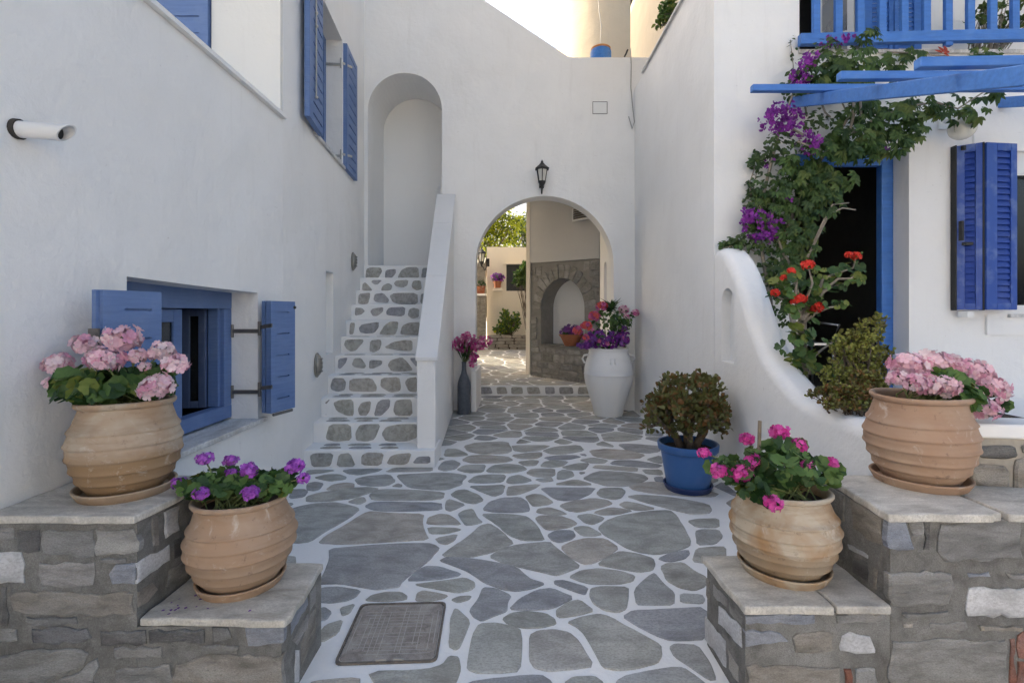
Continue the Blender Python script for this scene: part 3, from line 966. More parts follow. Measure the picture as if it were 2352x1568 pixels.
g = Geo(); fbar(g, U[0]-0.04, U[1]+0.05, U[2]-0.035, U[2]-0.001, -0.03, 0.22); obj('sill', g, MARBLE_W, uw)
shutter_leaf((-1.905, 4.72), (-1.985, 5.26), 3.36, 5.02, BLUE_L, house, 14, slot=(0.25, 0.95), t=0.05, slot_lo=0.05, slot_hi=0.95, sh=0.010)
shutter_leaf((-2.115, 6.42), (-2.172, 7.03), 3.36, 4.96, BLUE_L, house, 12, slot=(0.2, 0.85), t=0.05, slot_lo=0.05, slot_hi=0.95, sh=0.010)
LIGHTM = m_plain('galvanised', (0.50, 0.50, 0.48), 0.4, metal=0.4)
for zz in (3.50, 4.66):
    strap(far(U[1]-0.01, zz, 0.2), far(U[1]-0.01, zz, 0.02), house, mat=LIGHTM); strap(far(U[1]-0.01, zz+0.03, 0.02), far(U[1]+0.14, zz+0.04, -0.09), house, mat=LIGHTM)
    pin(far(U[1]-0.01, zz+0.02, 0.015), 0.12, house, mat=LIGHTM)
g = Geo(); g.tube([(-1.905+0.012-0.03, 4.92, 3.62), (-1.905+0.012-0.03, 4.92, 4.9)], 0.008, 6); obj('espagnolette_rod', g, LIGHTM, house)
for zz in (3.62, 4.32, 4.45):
    g = Geo(); g.ball((-1.92, 4.92, zz), 0.017); obj('rod_guide', g, LIGHTM, house, smooth=True)
# ---- blue door leaf on the terrace wall
g = Geo()
o = shutter_leaf((-3.04, BY-0.075), (-2.575, BY-0.075), 3.12, 5.33, BLUE_L, house, 16, slot=(0.1, 0.84), t=0.05, slot_lo=0.02, slot_hi=0.98)
# ---- rain spout
g = Geo()
pts = []
ax = Vector((1.0, 0.10, -0.05)).normalized(); s0 = Vector((-2.02, 1.985, 2.235))
sp = thing('rain_spout', None, None, (0,0,0)); sp.parent = house; sp.location = s0 - wloc(house)
side = Vector((0,1,0)); up = ax.cross(side)*-1
seg = 20; V = []; F = []
for rr in (0.033, 0.028):
    for k in range(seg):
        q = 2*math.pi*k/seg
        off = side*math.cos(q)*rr + up*math.sin(q)*rr
        V.append(s0 + off); V.append(s0 + ax*(0.235 - 0.75*math.sin(q)*rr) + off)
for k in range(seg):
    k2 = (k+1) % seg
    F += [(2*k, 2*k2, 2*k2+1, 2*k+1), (2*seg+2*k, 2*seg+2*k+1, 2*seg+2*k2+1, 2*seg+2*k2), (2*k+1, 2*k2+1, 2*seg+2*k2+1, 2*seg+2*k+1)]
g.add(V, F); obj('pipe', g, m_plain('white_plastic', (0.74,0.74,0.73), 0.4, var=0.06), sp, smooth=True, angle=40)
g = Geo(); g.tube([s0+ax*0.192, s0+ax*0.204], 0.0275, 20); obj('pipe_shade_disc', g, IRON, sp)  # black disc put in as the shade inside the pipe
g = Geo(); g.tube([s0+ax*0.048, s0+ax*0.066], 0.040, 20); obj('collar', g, m_plain('bitumen', (0.05,0.045,0.04), 0.9, bmp=0.8), sp)

# ------------------------------------------------------------------ staircase
stair = thing('staircase', 'white painted stone staircase of eleven steps climbing to the arched alcove', 'staircase', (-1.5, 4.9, 0))
NST = 11
def xl(Y): return WX - 0.0919*(Y-BY) - 0.004
def xr(Y): return -0.945 - 0.074*(Y-4.95)
stepY = [4.87 + 0.285*k for k in range(NST)] + [8.05]
stepZ = [0.172 + 0.2068*k for k in range(NST)]
for k in range(NST):
    Y0, Y1 = stepY[k], stepY[k+1]+0.12
    if k == NST-1: Y1 = 8.7
    r0 = -0.75 if k == 0 else xr(Y0)
    r1 = -0.75 if k == 0 else xr(Y1)
    if k == 0: Y1 = 5.3
    e0, e1 = (0.0, 0.0)
    g = Geo(); z0 = -0.02 if k < 2 else stepZ[k]-0.5
    g.prism([(xl(Y0), Y0), (r0, Y0), (r1, Y1), (xl(Y1), Y1)], z0, stepZ[k])
    bevel(obj('step', g, GROUT, stair, angle=30), 0.012, 3)
RS = {11: (172,245,"500,235 505,195 530,187 590,188 598,205 575,240 520,243|625,240 630,200 690,195 690,215 665,243|712,235 735,200 770,187 835,187 840,230 830,243 740,245|862,240 870,190 905,190 900,243"),
10: (255,338,"475,330 478,295 495,287 540,330|535,280 545,272 600,272 575,292 555,293|600,330 610,305 645,292 668,305 660,325 640,337|685,290 700,275 772,272 765,300 740,310 700,305|800,300 810,278 855,277 860,320 830,327 805,315"),
9: (350,440,"450,425 455,375 520,368 522,385 510,425 480,432|552,405 560,375 610,370 645,405 635,422 570,418|660,385 690,370 825,370 828,430 720,430 680,418|855,420 860,375 880,372 872,430"),
8: (450,540,"428,510 430,470 470,472 488,488 465,505|530,490 545,475 608,468 605,492 570,513 545,512|637,490 655,470 750,467 745,508 720,515 640,508|775,510 785,480 810,472 845,480 840,520 800,527"),
7: (560,650,"390,635 395,580 425,580 415,635|458,605 475,588 575,575 575,600 550,628 500,632 465,625|590,635 625,590 660,572 705,575 700,610 685,638 620,640|728,635 740,595 780,580 848,577 845,640 760,643"),
6: (670,765,"360,715 370,690 470,688 475,700 430,743 400,748 375,735|525,745 530,695 590,690 597,710 585,740 550,755|625,730 680,702 750,692 795,695 795,745 740,745"),
5: (790,895,"315,860 320,815 375,808 360,840 330,867|410,845 425,812 465,812 495,850 485,865 430,860|522,865 525,822 600,825 598,845 550,865|648,850 665,825 730,808 760,830 800,875 740,883 670,880|785,810 830,808 830,858"),
4: (925,1025,"270,980 285,945 345,945 362,965 355,1000 310,1008 275,998|395,1000 400,950 530,945 560,985 555,1010 420,1008|600,985 605,945 710,940 722,985 715,1005 660,1013|757,965 775,945 830,937 830,1010 780,1005"),
3: (1075,1175,"290,1105 330,1092 408,1090 412,1165 370,1165 310,1140|448,1135 470,1105 528,1098 520,1140 500,1167 460,1162|555,1165 575,1105 600,1090 652,1085 648,1125 600,1165|683,1140 695,1095 745,1080 790,1090 797,1165 700,1167|230,1100 255,1080 258,1088 240,1105"),
2: (1235,1345,"240,1320 265,1250 390,1247 395,1325 300,1332|435,1290 460,1255 500,1242 585,1250 550,1320 500,1335 440,1325|612,1295 640,1262 720,1245 832,1240 832,1310 760,1333 640,1330"),
1: (1390,1500,"138,1430 160,1415 278,1415 260,1480 225,1490 150,1488|310,1490 325,1420 390,1413 425,1485|475,1475 475,1425 510,1408 608,1412 590,1478|640,1470 665,1430 700,1418 790,1412 770,1465 735,1475|808,1468 840,1432 915,1430 915,1468")}
for k, (t0, t1, s) in RS.items():
    Y = stepY[k-1]; zt = stepZ[k-1]; zb = 0 if k == 1 else stepZ[k-2]
    for st in s.split('|'):
        pts = []
        for p in st.split():
            x, y = map(float, p.split(','))
            u = 666.4 + x*0.35
            X = (u-1176)*Y/FPX
            X = min(max(X, xl(Y)+0.02), (-0.77 if k == 1 else xr(Y)-0.012))
            z = zb + (zt-zb)*min(0.9, max(0.06, (t1-y)/(t1-t0)))
            pts.append(Vector((X, Y, z)))
        cc = sum(pts, Vector())/len(pts); pts = [Vector((cc.x+(p.x-cc.x)*1.12, Y, min(zt-0.014, max(zb+0.012, cc.z+(p.z-cc.z)*1.2)))) for p in pts]
        pts = [Vector((min(max(p.x, xl(Y)+0.015), (-0.765 if k == 1 else xr(Y)-0.008)), Y, p.z)) for p in pts]
        stone_piece('riser_stone', pts, (0,-1,0), STEPST, stair, h=0.007, back=0.012, inset=0.006)
for k in range(6):                                    # flat stones showing on the lower treads
    Ya, Yb = stepY[k]+0.045, stepY[k+1]-0.035
    for row in range(2 if k < 4 else 1):
        x = xl(Ya)+0.09+rnd.uniform(0,0.06)
        ya = Ya + (Yb-Ya)*(0.0 if row == 0 else 0.55); yb = Ya + (Yb-Ya)*(0.45 if row == 0 else 1.0)
        while x < xr(Yb)-0.18:
            w = rnd.uniform(0.16, 0.30); w = min(w, xr(Yb)-0.02-x)
            pts = [(x,ya+0.02),(x+w*0.3,ya),(x+w*0.8,ya+0.005),(x+w,ya+0.03),(x+w*0.85,yb-0.01),(x+w*0.4,yb),(x+w*0.1,yb-0.02)]
            stone_piece('tread_stone', [Vector((p[0],p[1],stepZ[k])) for p in pts], (0,0,1), STEPST, stair, h=0.005, back=0.01, inset=0.006)
            x += w + rnd.uniform(0.05, 0.09)
# parapet with a sloping marble cap
g = Geo()
Y0, Y1 = 4.955, 7.75
g.hexa([(-0.943,Y0,0.0),(-0.757,Y0,0.0),(-0.903,Y1,0.0),(-1.15,Y1,0.0),(-0.943,Y0,1.045),(-0.757,Y0,1.045),(-0.903,Y1,3.31),(-1.15,Y1,3.31)])
bevel(obj('parapet', g, WHITE, stair), 0.012, 2)
for t0, t1 in ((0.0, 0.39), (0.392, 0.75), (0.752, 1.0)):
    g = Geo()
    def cp(t, side, dz):
        Y = Y0-0.02+(Y1-Y0+0.01)*t
        X = (-0.955-0.075*(Y-Y0)) if side == 0 else (-0.735-0.05*(Y-Y0))
        return (X, Y, 1.047+(3.312-1.047)*(Y-Y0)/(Y1-Y0)+dz)
    g.hexa([cp(t0,0,0),cp(t0,1,0),cp(t1,1,0),cp(t1,0,0),cp(t0,0,0.04),cp(t0,1,0.04),cp(t1,1,0.04),cp(t1,0,0.04)])
    bevel(obj('cap_slab', g, CAPM, stair), 0.006, 2)

# ------------------------------------------------------------------ arched wall closing the court
BWY = 7.75
aw = thing('arched_wall', 'white wall with a round passage arch and a tall arched stair alcove', 'wall', (0, BWY, 0))
def arch(cx, r, zs, zb, n=28):
    return [(cx-r, zb)] + [(cx-r*math.cos(math.pi*k/n), zs+r*math.sin(math.pi*k/n)) for k in range(n+1)] + [(cx+r, zb)]
PA = arch(0.505, 1.07, 2.248, -0.05)
SA = arch(-1.658, 0.573, 4.65, 2.236)
outer = [(-2.6, -0.05)] + PA + [(2.2, -0.05), (2.2, 5.46), (0.915, 5.46), (0.86, 5.475), (-2.6, 7.80)]
g = Geo(); g.slab(outer, [SA], lambda a_, b_, d: (a_, BWY+d, b_), 0, 0.32)
o = obj('wall', g, WHITE, aw)
# stair alcove: vaulted recess
g = Geo()
SAo = arch(-1.658, 0.68, 4.65, 2.236)
g.slab([(x, z) for x, z in SAo[:1]] + SAo[1:] + SA[::-1], [], lambda a_, b_, d: (a_, BWY+d, b_), 0.322, 0.95)
g.box((-2.5, BWY+0.952, 2.0), (-0.9, BWY+1.05, 5.5))
obj('alcove', g, WHITE2, aw)
g = Geo()
bx = (1378-1176)*BWY/FPX; bz = EYE+(720-248)*BWY/FPX
for (x0,x1,z0,z1) in ((-.115,.115,.088,.096),(-.115,.115,-.096,-.088),(-.115,-.107,-.088,.088),(.107,.115,-.088,.088)):
    g.box((bx+x0, BWY-0.004, bz+z0), (bx+x1, BWY+0.001, bz+z1))
jb = obj('junction_plate_gap', g, m_plain('dark_gap', (0.16,0.15,0.14), 0.9), aw)  # thin dark strips outline the plate
g = Geo(); g.box((bx-0.105, BWY-0.006, bz-0.086), (bx+0.105, BWY-0.001, bz+0.086)); obj('junction_plate', g, WPAINT, aw)
# low plinth by the arch and the step up into the passage
g = Geo(); g.prism([(-0.62, 7.62), (-0.545, 7.62), (-0.53, 8.6), (-0.72, 8.6), (-0.72,7.748), (-0.62,7.748)], -0.01, 0.62)
obj('plinth', g, WHITE, aw)

# ------------------------------------------------------------------ passage and rear court floor
rear = thing('rear_paving', 'slate paving of the passage and rear court rising behind the arch', 'paving', (0, 11, 0.18), kind='structure')
def rz(Y): return 0.184 if Y < 10.4 else 0.184 + (Y-10.4)*0.105
g = Geo()
g.box((-3.0, 9.17, -0.05), (2.4, 10.4, 0.184))
g.hexa([(-3.5,10.4,-0.05),(4,10.4,-0.05),(4,20,-0.05),(-3.5,20,-0.05),(-3.5,10.4,0.184),(4,10.4,0.184),(4,20,rz(20)),(-3.5,20,rz(20))])
obj('joint_bed', g, GROUT, rear)
x = -0.6
while x < 1.5:
    w = rnd.uniform(0.18, 0.30)
    stone_piece('kerb_stone', [Vector((x+rnd.uniform(0,.03), 9.17, 0.03)), Vector((x+rnd.uniform(0,.03), 9.17, 0.155)), Vector((x+w*.5, 9.17, 0.16)), Vector((x+w-rnd.uniform(0,.05), 9.17, 0.155)), Vector((x+w, 9.17, 0.035)), Vector((x+w*.5,9.17,0.028))], (0,-1,0), STEPST, rear, h=0.008)
    x += w+0.06
sd = scatter_seeds(-1.4, 1.6, 9.22, 13.6, 0.30, 5000, ax=1.5)
nk = 0
for poly in voronoi(sd, [], [(-1.45, 9.2), (1.6, 9.2), (1.6, 13.7), (-1.45, 13.7)]):
    if poly is None or nk > 250: continue
    q = shrink(poly, 0.022)
    if q is None: continue
    stone_piece('flagstone', [Vector((p[0], p[1], rz(p[1]))) for p in q], (0,0,1), FLAG, rear, h=0.006, back=0.012, inset=0.006)
    nk += 1
# ------------------------------------------------------------------ right house
FY = 4.71
rh = thing('right_house', 'white house on the right with blue door frame, balcony and deep blue shutters', 'house', (3.5, FY, 0))
XR0, XR1 = 1.90, 1.90
def fx(u, Y=FY): return (u-1176)*Y/FPX
def fz(v, Y=FY): return EYE+(720-v)*Y/FPX
DOOR = (2.66, 3.735, 0.72, 3.06)
WIN = (4.72, 5.7, 1.52, 3.03)
LOG = (fx(1836), 6.3, fz(117.5), 6.6)
g = Geo()
rect = lambda b: [(b[0],b[2]),(b[1],b[2]),(b[1],b[3]),(b[0],b[3])]
g.slab([(XR0, -0.05), (6.6, -0.05), (6.6, 7.4), (XR0, 7.4)], [rect(DOOR), rect(WIN), rect(LOG)], lambda a_, b_, d: (a_, FY+d, b_), 0, 0.30)
obj('facade', g, WHITE, rh)
g = Geo()   # wall along the court
def xw(Y): return XR0 + (XR1-XR0)*(Y-FY)/(BWY-FY)
g.hexa([(xw(FY+.3),FY+0.3,-0.05),(2.2,FY+0.3,-0.05),(2.2,9.3,-0.05),(xw(9.3),9.3,-0.05),(xw(FY+.3),FY+0.3,4.97),(2.2,FY+0.3,4.97),(2.2,9.3,4.97),(xw(9.3),9.3,4.97)])
obj('court_wall', g, WHITE, rh)
g = Geo(); g.hexa([(xw(5.0)-.03,5.012,4.972),(2.25,5.012,4.972),(2.25,7.25,4.972),(xw(7.25)-.03,7.25,4.972),(xw(5.0)-.03,5.012,5.0),(2.25,5.012,5.0),(2.25,7.25,5.0),(xw(7.25)-.03,7.25,5.0)])
obj('coping', g, MARBLE_W, rh)
g = Geo(); g.box((2.20, FY+0.3, 4.9), (2.4, 9.3, 8.0)); g.box((6.3, FY+0.3, -0.05), (6.6, 9.3, 7.4)); g.box((2.4, 9.1, -0.05), (6.3, 9.3, 7.4))
obj('set_back_wall', g, TOWER, rh)
g = Geo(); g.box((XR0+0.3, FY+0.3, 7.2), (6.6, 9.3, 7.4)); obj('roof', g, WHITE, rh)
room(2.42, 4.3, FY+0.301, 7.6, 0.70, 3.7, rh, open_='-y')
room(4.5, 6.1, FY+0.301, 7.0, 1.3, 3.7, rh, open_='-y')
# door frame
dr = thing('door', None, None, (0,0,0)); dr.parent = rh; dr.location = Vector((3.2, FY+0.2, 0.72)) - wloc(rh)
g = Geo()
g.box((DOOR[1]-0.115, FY+0.19, DOOR[2]), (DOOR[1]-0.001, FY+0.27, DOOR[3]-0.001)); g.box((DOOR[0]+0.001, FY+0.19, DOOR[2]), (DOOR[0]+0.11, FY+0.27, DOOR[3]-0.001))
g.box((DOOR[0]+0.11, FY+0.191, DOOR[3]-0.11), (DOOR[1]-0.115, FY+0.269, DOOR[3]-0.001))
bevel(obj('frame', g, BLUE_P, dr), 0.008)
# window at the right edge
wn_ = thing('window', None, None, (0,0,0)); wn_.parent = rh; wn_.location = Vector((5.0, FY+0.1, 1.52)) - wloc(rh)
g = Geo()
g.box((WIN[0]+.001, FY+0.08, WIN[2]), (WIN[0]+0.06, FY+0.15, WIN[3]-.001)); g.box((WIN[0]+0.06, FY+0.081, WIN[2]), (WIN[1], FY+0.149, WIN[2]+0.06))
g.box((WIN[0]+0.06, FY+0.05, WIN[3]-0.20), (WIN[1], FY+0.15, WIN[3]-0.001)); g.box((WIN[0]+0.06, FY+0.04, WIN[3]-0.22), (WIN[1], FY+0.049, WIN[3]-0.205))
obj('frame', g, WPAINT, wn_)
g = Geo(); g.box((WIN[0]+0.06, FY+0.11, WIN[2]+0.06), (WIN[1], FY+0.116, WIN[3]-0.2)); obj('pane', g, GLASS, wn_)
g = Geo(); g.box((fx(2262), FY-0.025, fz(768)), (5.9, FY-0.001, fz(722))); obj('sill', g, WHITE2, wn_)
g = Geo(); g.box((fx(2308), FY-0.055, fz(729)), (5.9, FY-0.026, fz(721))); obj('sill_edge', g, MARBLE_W, wn_)
# bifold louvred shutters standing off the wall
def louvre(p0, p1, z0, z1, parent, mat, hw=(0.34, 0.26), n=25, t=0.035, border=0.05):
    p0, p1 = Vector((*p0, 0)), Vector((*p1, 0))
    d = p1-p0; L = d.length; d.normalize(); n_ = Vector((d.y, -d.x, 0))
    sh = thing('shutter', None, None, (0,0,0)); sh.parent = parent; sh.location = (p0+p1)/2+Vector((0,0,z0)) - wloc(parent)
    g = Geo()
    def bar(a0, a1, b0, b1, tt=t):
        g.obox(p0+d*(a0+a1)/2+Vector((0,0,(b0+b1)/2)), d*(a1-a0)/2, n_*tt/2, (0,0,(b1-b0)/2))
    a0, a1 = L*hw[0], L*(1-hw[1])
    bar(0, a0, z0, z1); bar(a1, L, z0, z1); bar(a0, a1, z0, z0+border*1.2); bar(a0, a1, z1-border*1.4, z1)
    bevel(obj('stile_frame', g, mat, sh), 0.004)
    zz0, zz1 = z0+border*1.2, z1-border*1.4
    for k in range(n):
        zc = zz0 + (zz1-zz0)*(k+0.5)/n
        g = Geo(); g.obox(p0+d*(a0+a1)/2+Vector((0,0,zc)), d*((a1-a0)/2-0.001), (n_*0.010+Vector((0,0,-(zz1-zz0)/n*0.56))), n_*0.003)
        obj('slat', g, BLUE_N if mat is BLUE_D else mat, sh)
    return sh
shA = (fx(2193, 4.67), 4.67); shB = (fx(2256, 4.56), 4.56); shC = (fx(2262, 4.56), 4.56); shD = (fx(2332, 4.60), 4.60)
louvre(shA, shB, 1.535, 3.055, rh, BLUE_D, hw=(0.36, 0.25))
louvre(shC, shD, 1.535, 3.055, rh, BLUE_D, hw=(0.34, 0.20))
g = Geo()
g.box((shA[0]-0.012, 4.645, 1.53), (shA[0]-0.002, 4.70, 3.06)); g.box((shB[0]+0.004, 4.555, 1.53), (shB[0]+0.018, 4.60, 3.06))
obj('shutter_edging', g, IRON, rh)
g = Geo()
q = P(2222, 560, 4.585); g.obox(q, (0.035,0,0), (0,0.02,0), (0,0,0.014)); q2 = P(2208, 530, 4.6); g.obox(q2, (0.008,0,0), (0,0.02,0), (0,0,0.09))
q = P(2213,340,4.61); g.obox(q,(0.012,0,0),(0,0.015,0),(0,0,0.02))
obj('shutter_latch', g, IRON, rh)
g = Geo(); q = P(2218, 722, 4.62); g.obox(q, (0.03,0,0), (0,0.05,0), (0,0,0.025)); obj('shutter_stay', g, WPAINT, rh)
# balcony
bal = thing('balcony', None, None, (0,0,0)); bal.parent = rh; bal.location = Vector((4.4, FY, LOG[2])) - wloc(rh)
g = Geo(); g.box((LOG[0]-0.01, FY-0.03, LOG[2]-0.03), (6.3, FY-0.001, LOG[2]+0.002)); obj('slab_edge', g, MARBLE_W, bal)
RYB = FY-0.08
zr0, zr1 = fz(105, RYB), fz(80, RYB)
def railz(X): return 0.045*(X-2.7)/2.1
g = Geo(); XA, XB = fx(1836,RYB), 6.0
g.hexa([(XA,RYB-.03,zr0),(XB,RYB-.03,zr0+railz(XB)),(XB,RYB+.03,zr0+railz(XB)),(XA,RYB+.03,zr0),(XA,RYB-.03,zr1),(XB,RYB-.03,zr1+railz(XB)),(XB,RYB+.03,zr1+railz(XB)),(XA,RYB+.03,zr1)])
bevel(obj('bottom_rail', g, BLUE_P, bal), 0.005)
g = Geo(); g.box((XA, RYB-0.045, 4.98), (6.0, RYB+0.045, 5.05)); obj('top_rail', g, BLUE_P, bal)
for k, u in enumerate([1874, 1925, 1975, 2025, 2076, 2127, 2177, 2228, 2279, 2330]):
    X = fx(u, RYB)
    g = Geo(); g.box((X-0.032, RYB-0.02, zr1+railz(X)+0.001), (X+0.032, RYB+0.02, 4.979)); bevel(obj('baluster', g, BLUE_P, bal), 0.004)
g = Geo(); X = fx(2177, RYB); g.box((X-0.032, RYB-0.02, LOG[2]+0.003), (X+0.032, RYB+0.02, zr0+railz(X)-0.001)); obj('post_foot', g, BLUE_P, bal)
# loggia back wall with an open french window and a louvred shutter
LY = FY+0.85
g = Geo(); g.slab([(LOG[0]-0.3, LOG[2]-0.05), (6.3, LOG[2]-0.05), (6.3, 6.7), (LOG[0]-0.3, 6.7)], [[(2.62, LOG[2]-0.01), (3.86, LOG[2]-0.01), (3.86, 6.2), (2.62, 6.2)]], lambda a_, b_, d: (a_, LY+d, b_), 0, 0.15)
g.box((LOG[0]-0.3, FY+0.3, LOG[2]-0.12), (6.3, LY, LOG[2]-0.002)); g.box((LOG[0]-0.3, FY+0.3, 6.6), (6.3, LY, 6.72))
g.box((LOG[0]-0.3, FY+0.3, LOG[2]), (LOG[0]-0.002, LY, 6.6))
obj('loggia_wall', g, WHITE, bal)
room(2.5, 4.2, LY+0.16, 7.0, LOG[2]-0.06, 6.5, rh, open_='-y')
casement((fx(1887, 5.35), 5.45), (fx(1962, 5.2), 5.2), LOG[2]+0.02, 6.1, bal, WPAINT, mid=[4.45, 4.9, 5.35], w=0.06, glass=GLASS_C)
g = Geo()
for k in range(10):
    t = k/9; X0 = fx(1890, 5.5)+t*(fx(1960,5.3)-fx(1890,5.5)); g.tube([(X0, 5.52-0.2*t+0.01*math.sin(k*2.2), LOG[2]+0.03), (X0, 5.52-0.2*t, 6.0)], 0.02, 6)
obj('curtain', g, LACE, bal, smooth=True)
louvre((fx(1983, 5.12), 5.12), (fx(2050, 5.10), 5.10), LOG[2]+0.01, 6.1, bal, BLUE_P, hw=(0.28, 0.15), n=44, border=0.03)
louvre((fx(2052, 5.10), 5.10), (fx(2114, 5.12), 5.12), LOG[2]+0.01, 6.1, bal, BLUE_P, hw=(0.15, 0.28), n=44, border=0.03)

# metal chair just inside the open door
ch = thing('metal_chair', 'tubular metal chair in the dark room inside the open blue door', 'chair', (3.15, 5.5, 0.72))
g = Geo()
cx, cy, cz = 3.18, 5.45, 0.74
M_ = m_plain('chair_aluminium', (0.55,0.56,0.58), 0.3, metal=0.9, var=0.03)
obj('seat', Geo().obox((cx, cy, cz+0.44), (0.2,0,0), (0,0.2,0), (0,0,0.012)), M_, ch)
for sx in (-1, 1):
    for sy in (-1, 1):
        obj('leg', Geo().tube([(cx+sx*0.21, cy+sy*0.2, cz-0.02), (cx+sx*0.19, cy+sy*0.18, cz+0.44)], 0.012, 8), M_, ch, smooth=True)
obj('arm_rail', Geo().tube([(cx-0.24, cy-0.1, cz+0.46), (cx-0.25, cy-0.2, cz+0.64), (cx-0.25, cy+0.2, cz+0.66), (cx-0.2, cy+0.25, cz+0.78), (cx+0.2, cy+0.25, cz+0.78), (cx+0.25, cy+0.2, cz+0.66), (cx+0.25, cy-0.2, cz+0.64), (cx+0.24,cy-0.1,cz+0.46)], 0.014, 8), M_, ch, smooth=True)
obj('backrest', Geo().obox((cx, cy+0.24, cz+0.72), (0.19,0,0), (0,0.01,0), (0,0,0.05)), M_, ch)

# ------------------------------------------------------------------ curved wing wall
prof = [(4.705, 2.10), (4.62, 2.105), (4.54, 2.085), (4.44, 2.02), (4.33, 1.93), (4.23, 1.80), (4.11, 1.625), (3.97, 1.395), (3.83, 1.215), (3.72, 1.13), (3.60, 1.06), (3.47, 0.995), (3.36, 0.94), (3.22, 0.91), (3.05, 0.905), (2.8, 0.90), (2.5, 0.90), (2.24, 0.90)]
pr = [Vector((a, b)) for a, b in prof]
for _ in range(2):
    q = [pr[0]]
    for i in range(len(pr)-1):
        q += [pr[i]*0.75+pr[i+1]*0.25, pr[i]*0.25+pr[i+1]*0.75]
    pr = q + [pr[-1]]
TH = 0.25
g = Geo(); V = []; nsec = 0
for i, p in enumerate(pr):
    t = (pr[min(i+1, len(pr)-1)] - pr[max(i-1, 0)]).normalized()
    nn = Vector((t.y, -t.x))
    if nn.y < 0: nn = -nn
    sec = [(XR0, p.x, -0.05)]
    rr = 0.085
    # keep the rounding from folding over itself
    for k in range(9):
        a_ = math.pi*k/8
        sx = XR0 + TH/2 - math.cos(a_)*TH/2 if False else None
    for k in range(7):
        a_ = (math.pi/2)*k/6
        off = -rr*(1-math.sin(a_)); sec.append((XR0 + rr*(1-math.cos(a_)), p.x+nn.x*off, p.y+nn.y*off))
    for k in range(7):
        a_ = (math.pi/2)*(1-k/6)
        off = -rr*(1-math.sin(a_)); sec.append((XR0+TH - rr*(1-math.cos(a_)), p.x+nn.x*off, p.y+nn.y*off))
    sec.append((XR0+TH, p.x, -0.05))
    nsec = len(sec); V += sec
F = []
m_ = len(pr)
for i in range(m_-1):
    for k in range(nsec-1):
        F.append((i*nsec+k, i*nsec+k+1, (i+1)*nsec+k+1, (i+1)*nsec+k))
F.append(tuple(range(nsec))); F.append(tuple((m_-1)*nsec+k for k in range(nsec)))
for i in range(m_-1): F.append((i*nsec, (i+1)*nsec, (i+1)*nsec+nsec-1, i*nsec+nsec-1))
g.add(V, F)
wing = obj('wing_wall', g, WHITE, None, smooth=True, angle=50)
setp(wing, 'white garden wall sweeping down in a curve, with a slit niche', 'garden wall')
# cut the arched slit niche, then drop the cutter
gc = Geo(); sl = arch(4.415, 0.125, 1.60, 1.07, 10)
gc.slab(sl, [], lambda a_, b_, d: (XR0-0.1+d, a_, b_), 0, 0.18)
cut = obj('cutter', gc, WHITE, None)
bo = wing.modifiers.new('niche', 'BOOLEAN'); bo.object = cut; bo.operation = 'DIFFERENCE'; bo.solver = 'EXACT'
dg = bpy.context.evaluated_depsgraph_get()
me2 = bpy.data.meshes.new_from_object(wing.evaluated_get(dg))
wing.modifiers.clear(); wing.data = me2
bpy.data.objects.remove(cut)
me2.polygons.foreach_set('use_smooth', [True]*len(me2.polygons)); me2.set_sharp_from_angle(angle=R(42))

# terrace floor, planting bed
tr = obj('terrace_floor', Geo().box((XR0+TH+0.002, 2.36, -0.05), (6.6, FY-0.002, 0.70)), WHITE2, None)
setp(tr, 'raised terrace floor before the blue door', 'terrace', kind='structure')
bed = obj('planting_bed', Geo().prism([(2.152, 2.37), (3.3, 2.37), (3.3, 3.7), (2.6, 4.3), (2.152, 4.6)], 0.69, 0.83), SOIL, None)
setp(bed, 'dark soil bed behind the curved wing wall', 'soil', kind='structure')
# rubble wall holding the terrace, white cap
tw = thing('terrace_wall', 'rubble stone wall with a white painted cap behind the right upper pot', 'stone wall', (2.7, 2.25, 0))
d_ = Vector((1.0, -0.16, 0)).normalized(); nW = Vector((d_.y, -d_.x, 0)); o_ = Vector((2.02, 2.205, 0))
g = Geo(); g.hexa([o_, o_+d_*3, o_+d_*3-nW*0.3, o_-nW*0.14, o_+Vector((0,0,0.955)), o_+d_*3+Vector((0,0,0.955)), o_+d_*3-nW*0.3+Vector((0,0,0.955)), o_-nW*0.14+Vector((0,0,0.955))])
obj('core', g, m_plain('pale_mortar', (0.42,0.39,0.34), 0.9, var=0.3, bmp=0.7), tw)
o2 = o_+nW*0.02-d_*0.02
g = Geo(); g.hexa([o2+Vector((0,0,.957)), o2+d_*3+Vector((0,0,.957)), o2+d_*3-nW*0.34+Vector((0,0,.957)), o2-nW*0.16+Vector((0,0,.957)), o2+Vector((0,0,1.02)), o2+d_*3+Vector((0,0,1.02)), o2+d_*3-nW*0.34+Vector((0,0,1.02)), o2-nW*0.16+Vector((0,0,1.02))])
bevel(obj('white_cap', g, WHITE2, tw), 0.012, 3)
nin = -nW
def on_plane(u, v, o0, nrm):
    ray = Vector(((u-1176)/FPX, 1, (720-v)/FPX))
    c0 = Vector((0,0,EYE))
    t = (Vector(o0)-c0).dot(Vector(nrm))/ray.dot(Vector(nrm))
    return c0 + ray*t
Z1 = lambda x, y: (1489.6+.37495*x, 980+.37495*y)
for s, mt in (("1990,120 2100,112 2235,112 2255,180 2180,195 2010,185", RUB_DARK), ("1950,225 2080,228 2195,240 2205,400 2100,390 1990,345", RUB_WARM), ("2235,205 2300,185 2400,190 2420,420 2300,430 2232,425", RUB_WARM), ("2280,110 2420,105 2430,165 2290,165", RUB_GREY), ("2440,190 2560,190 2560,440 2450,430", RUB_GREY)):
    pts = [on_plane(*Z1(*map(float, p.split(','))), o_, nW) for p in s.split()]
    stone_piece('stone', pts, nW, mt, tw, h=0.014, inset=0.012)

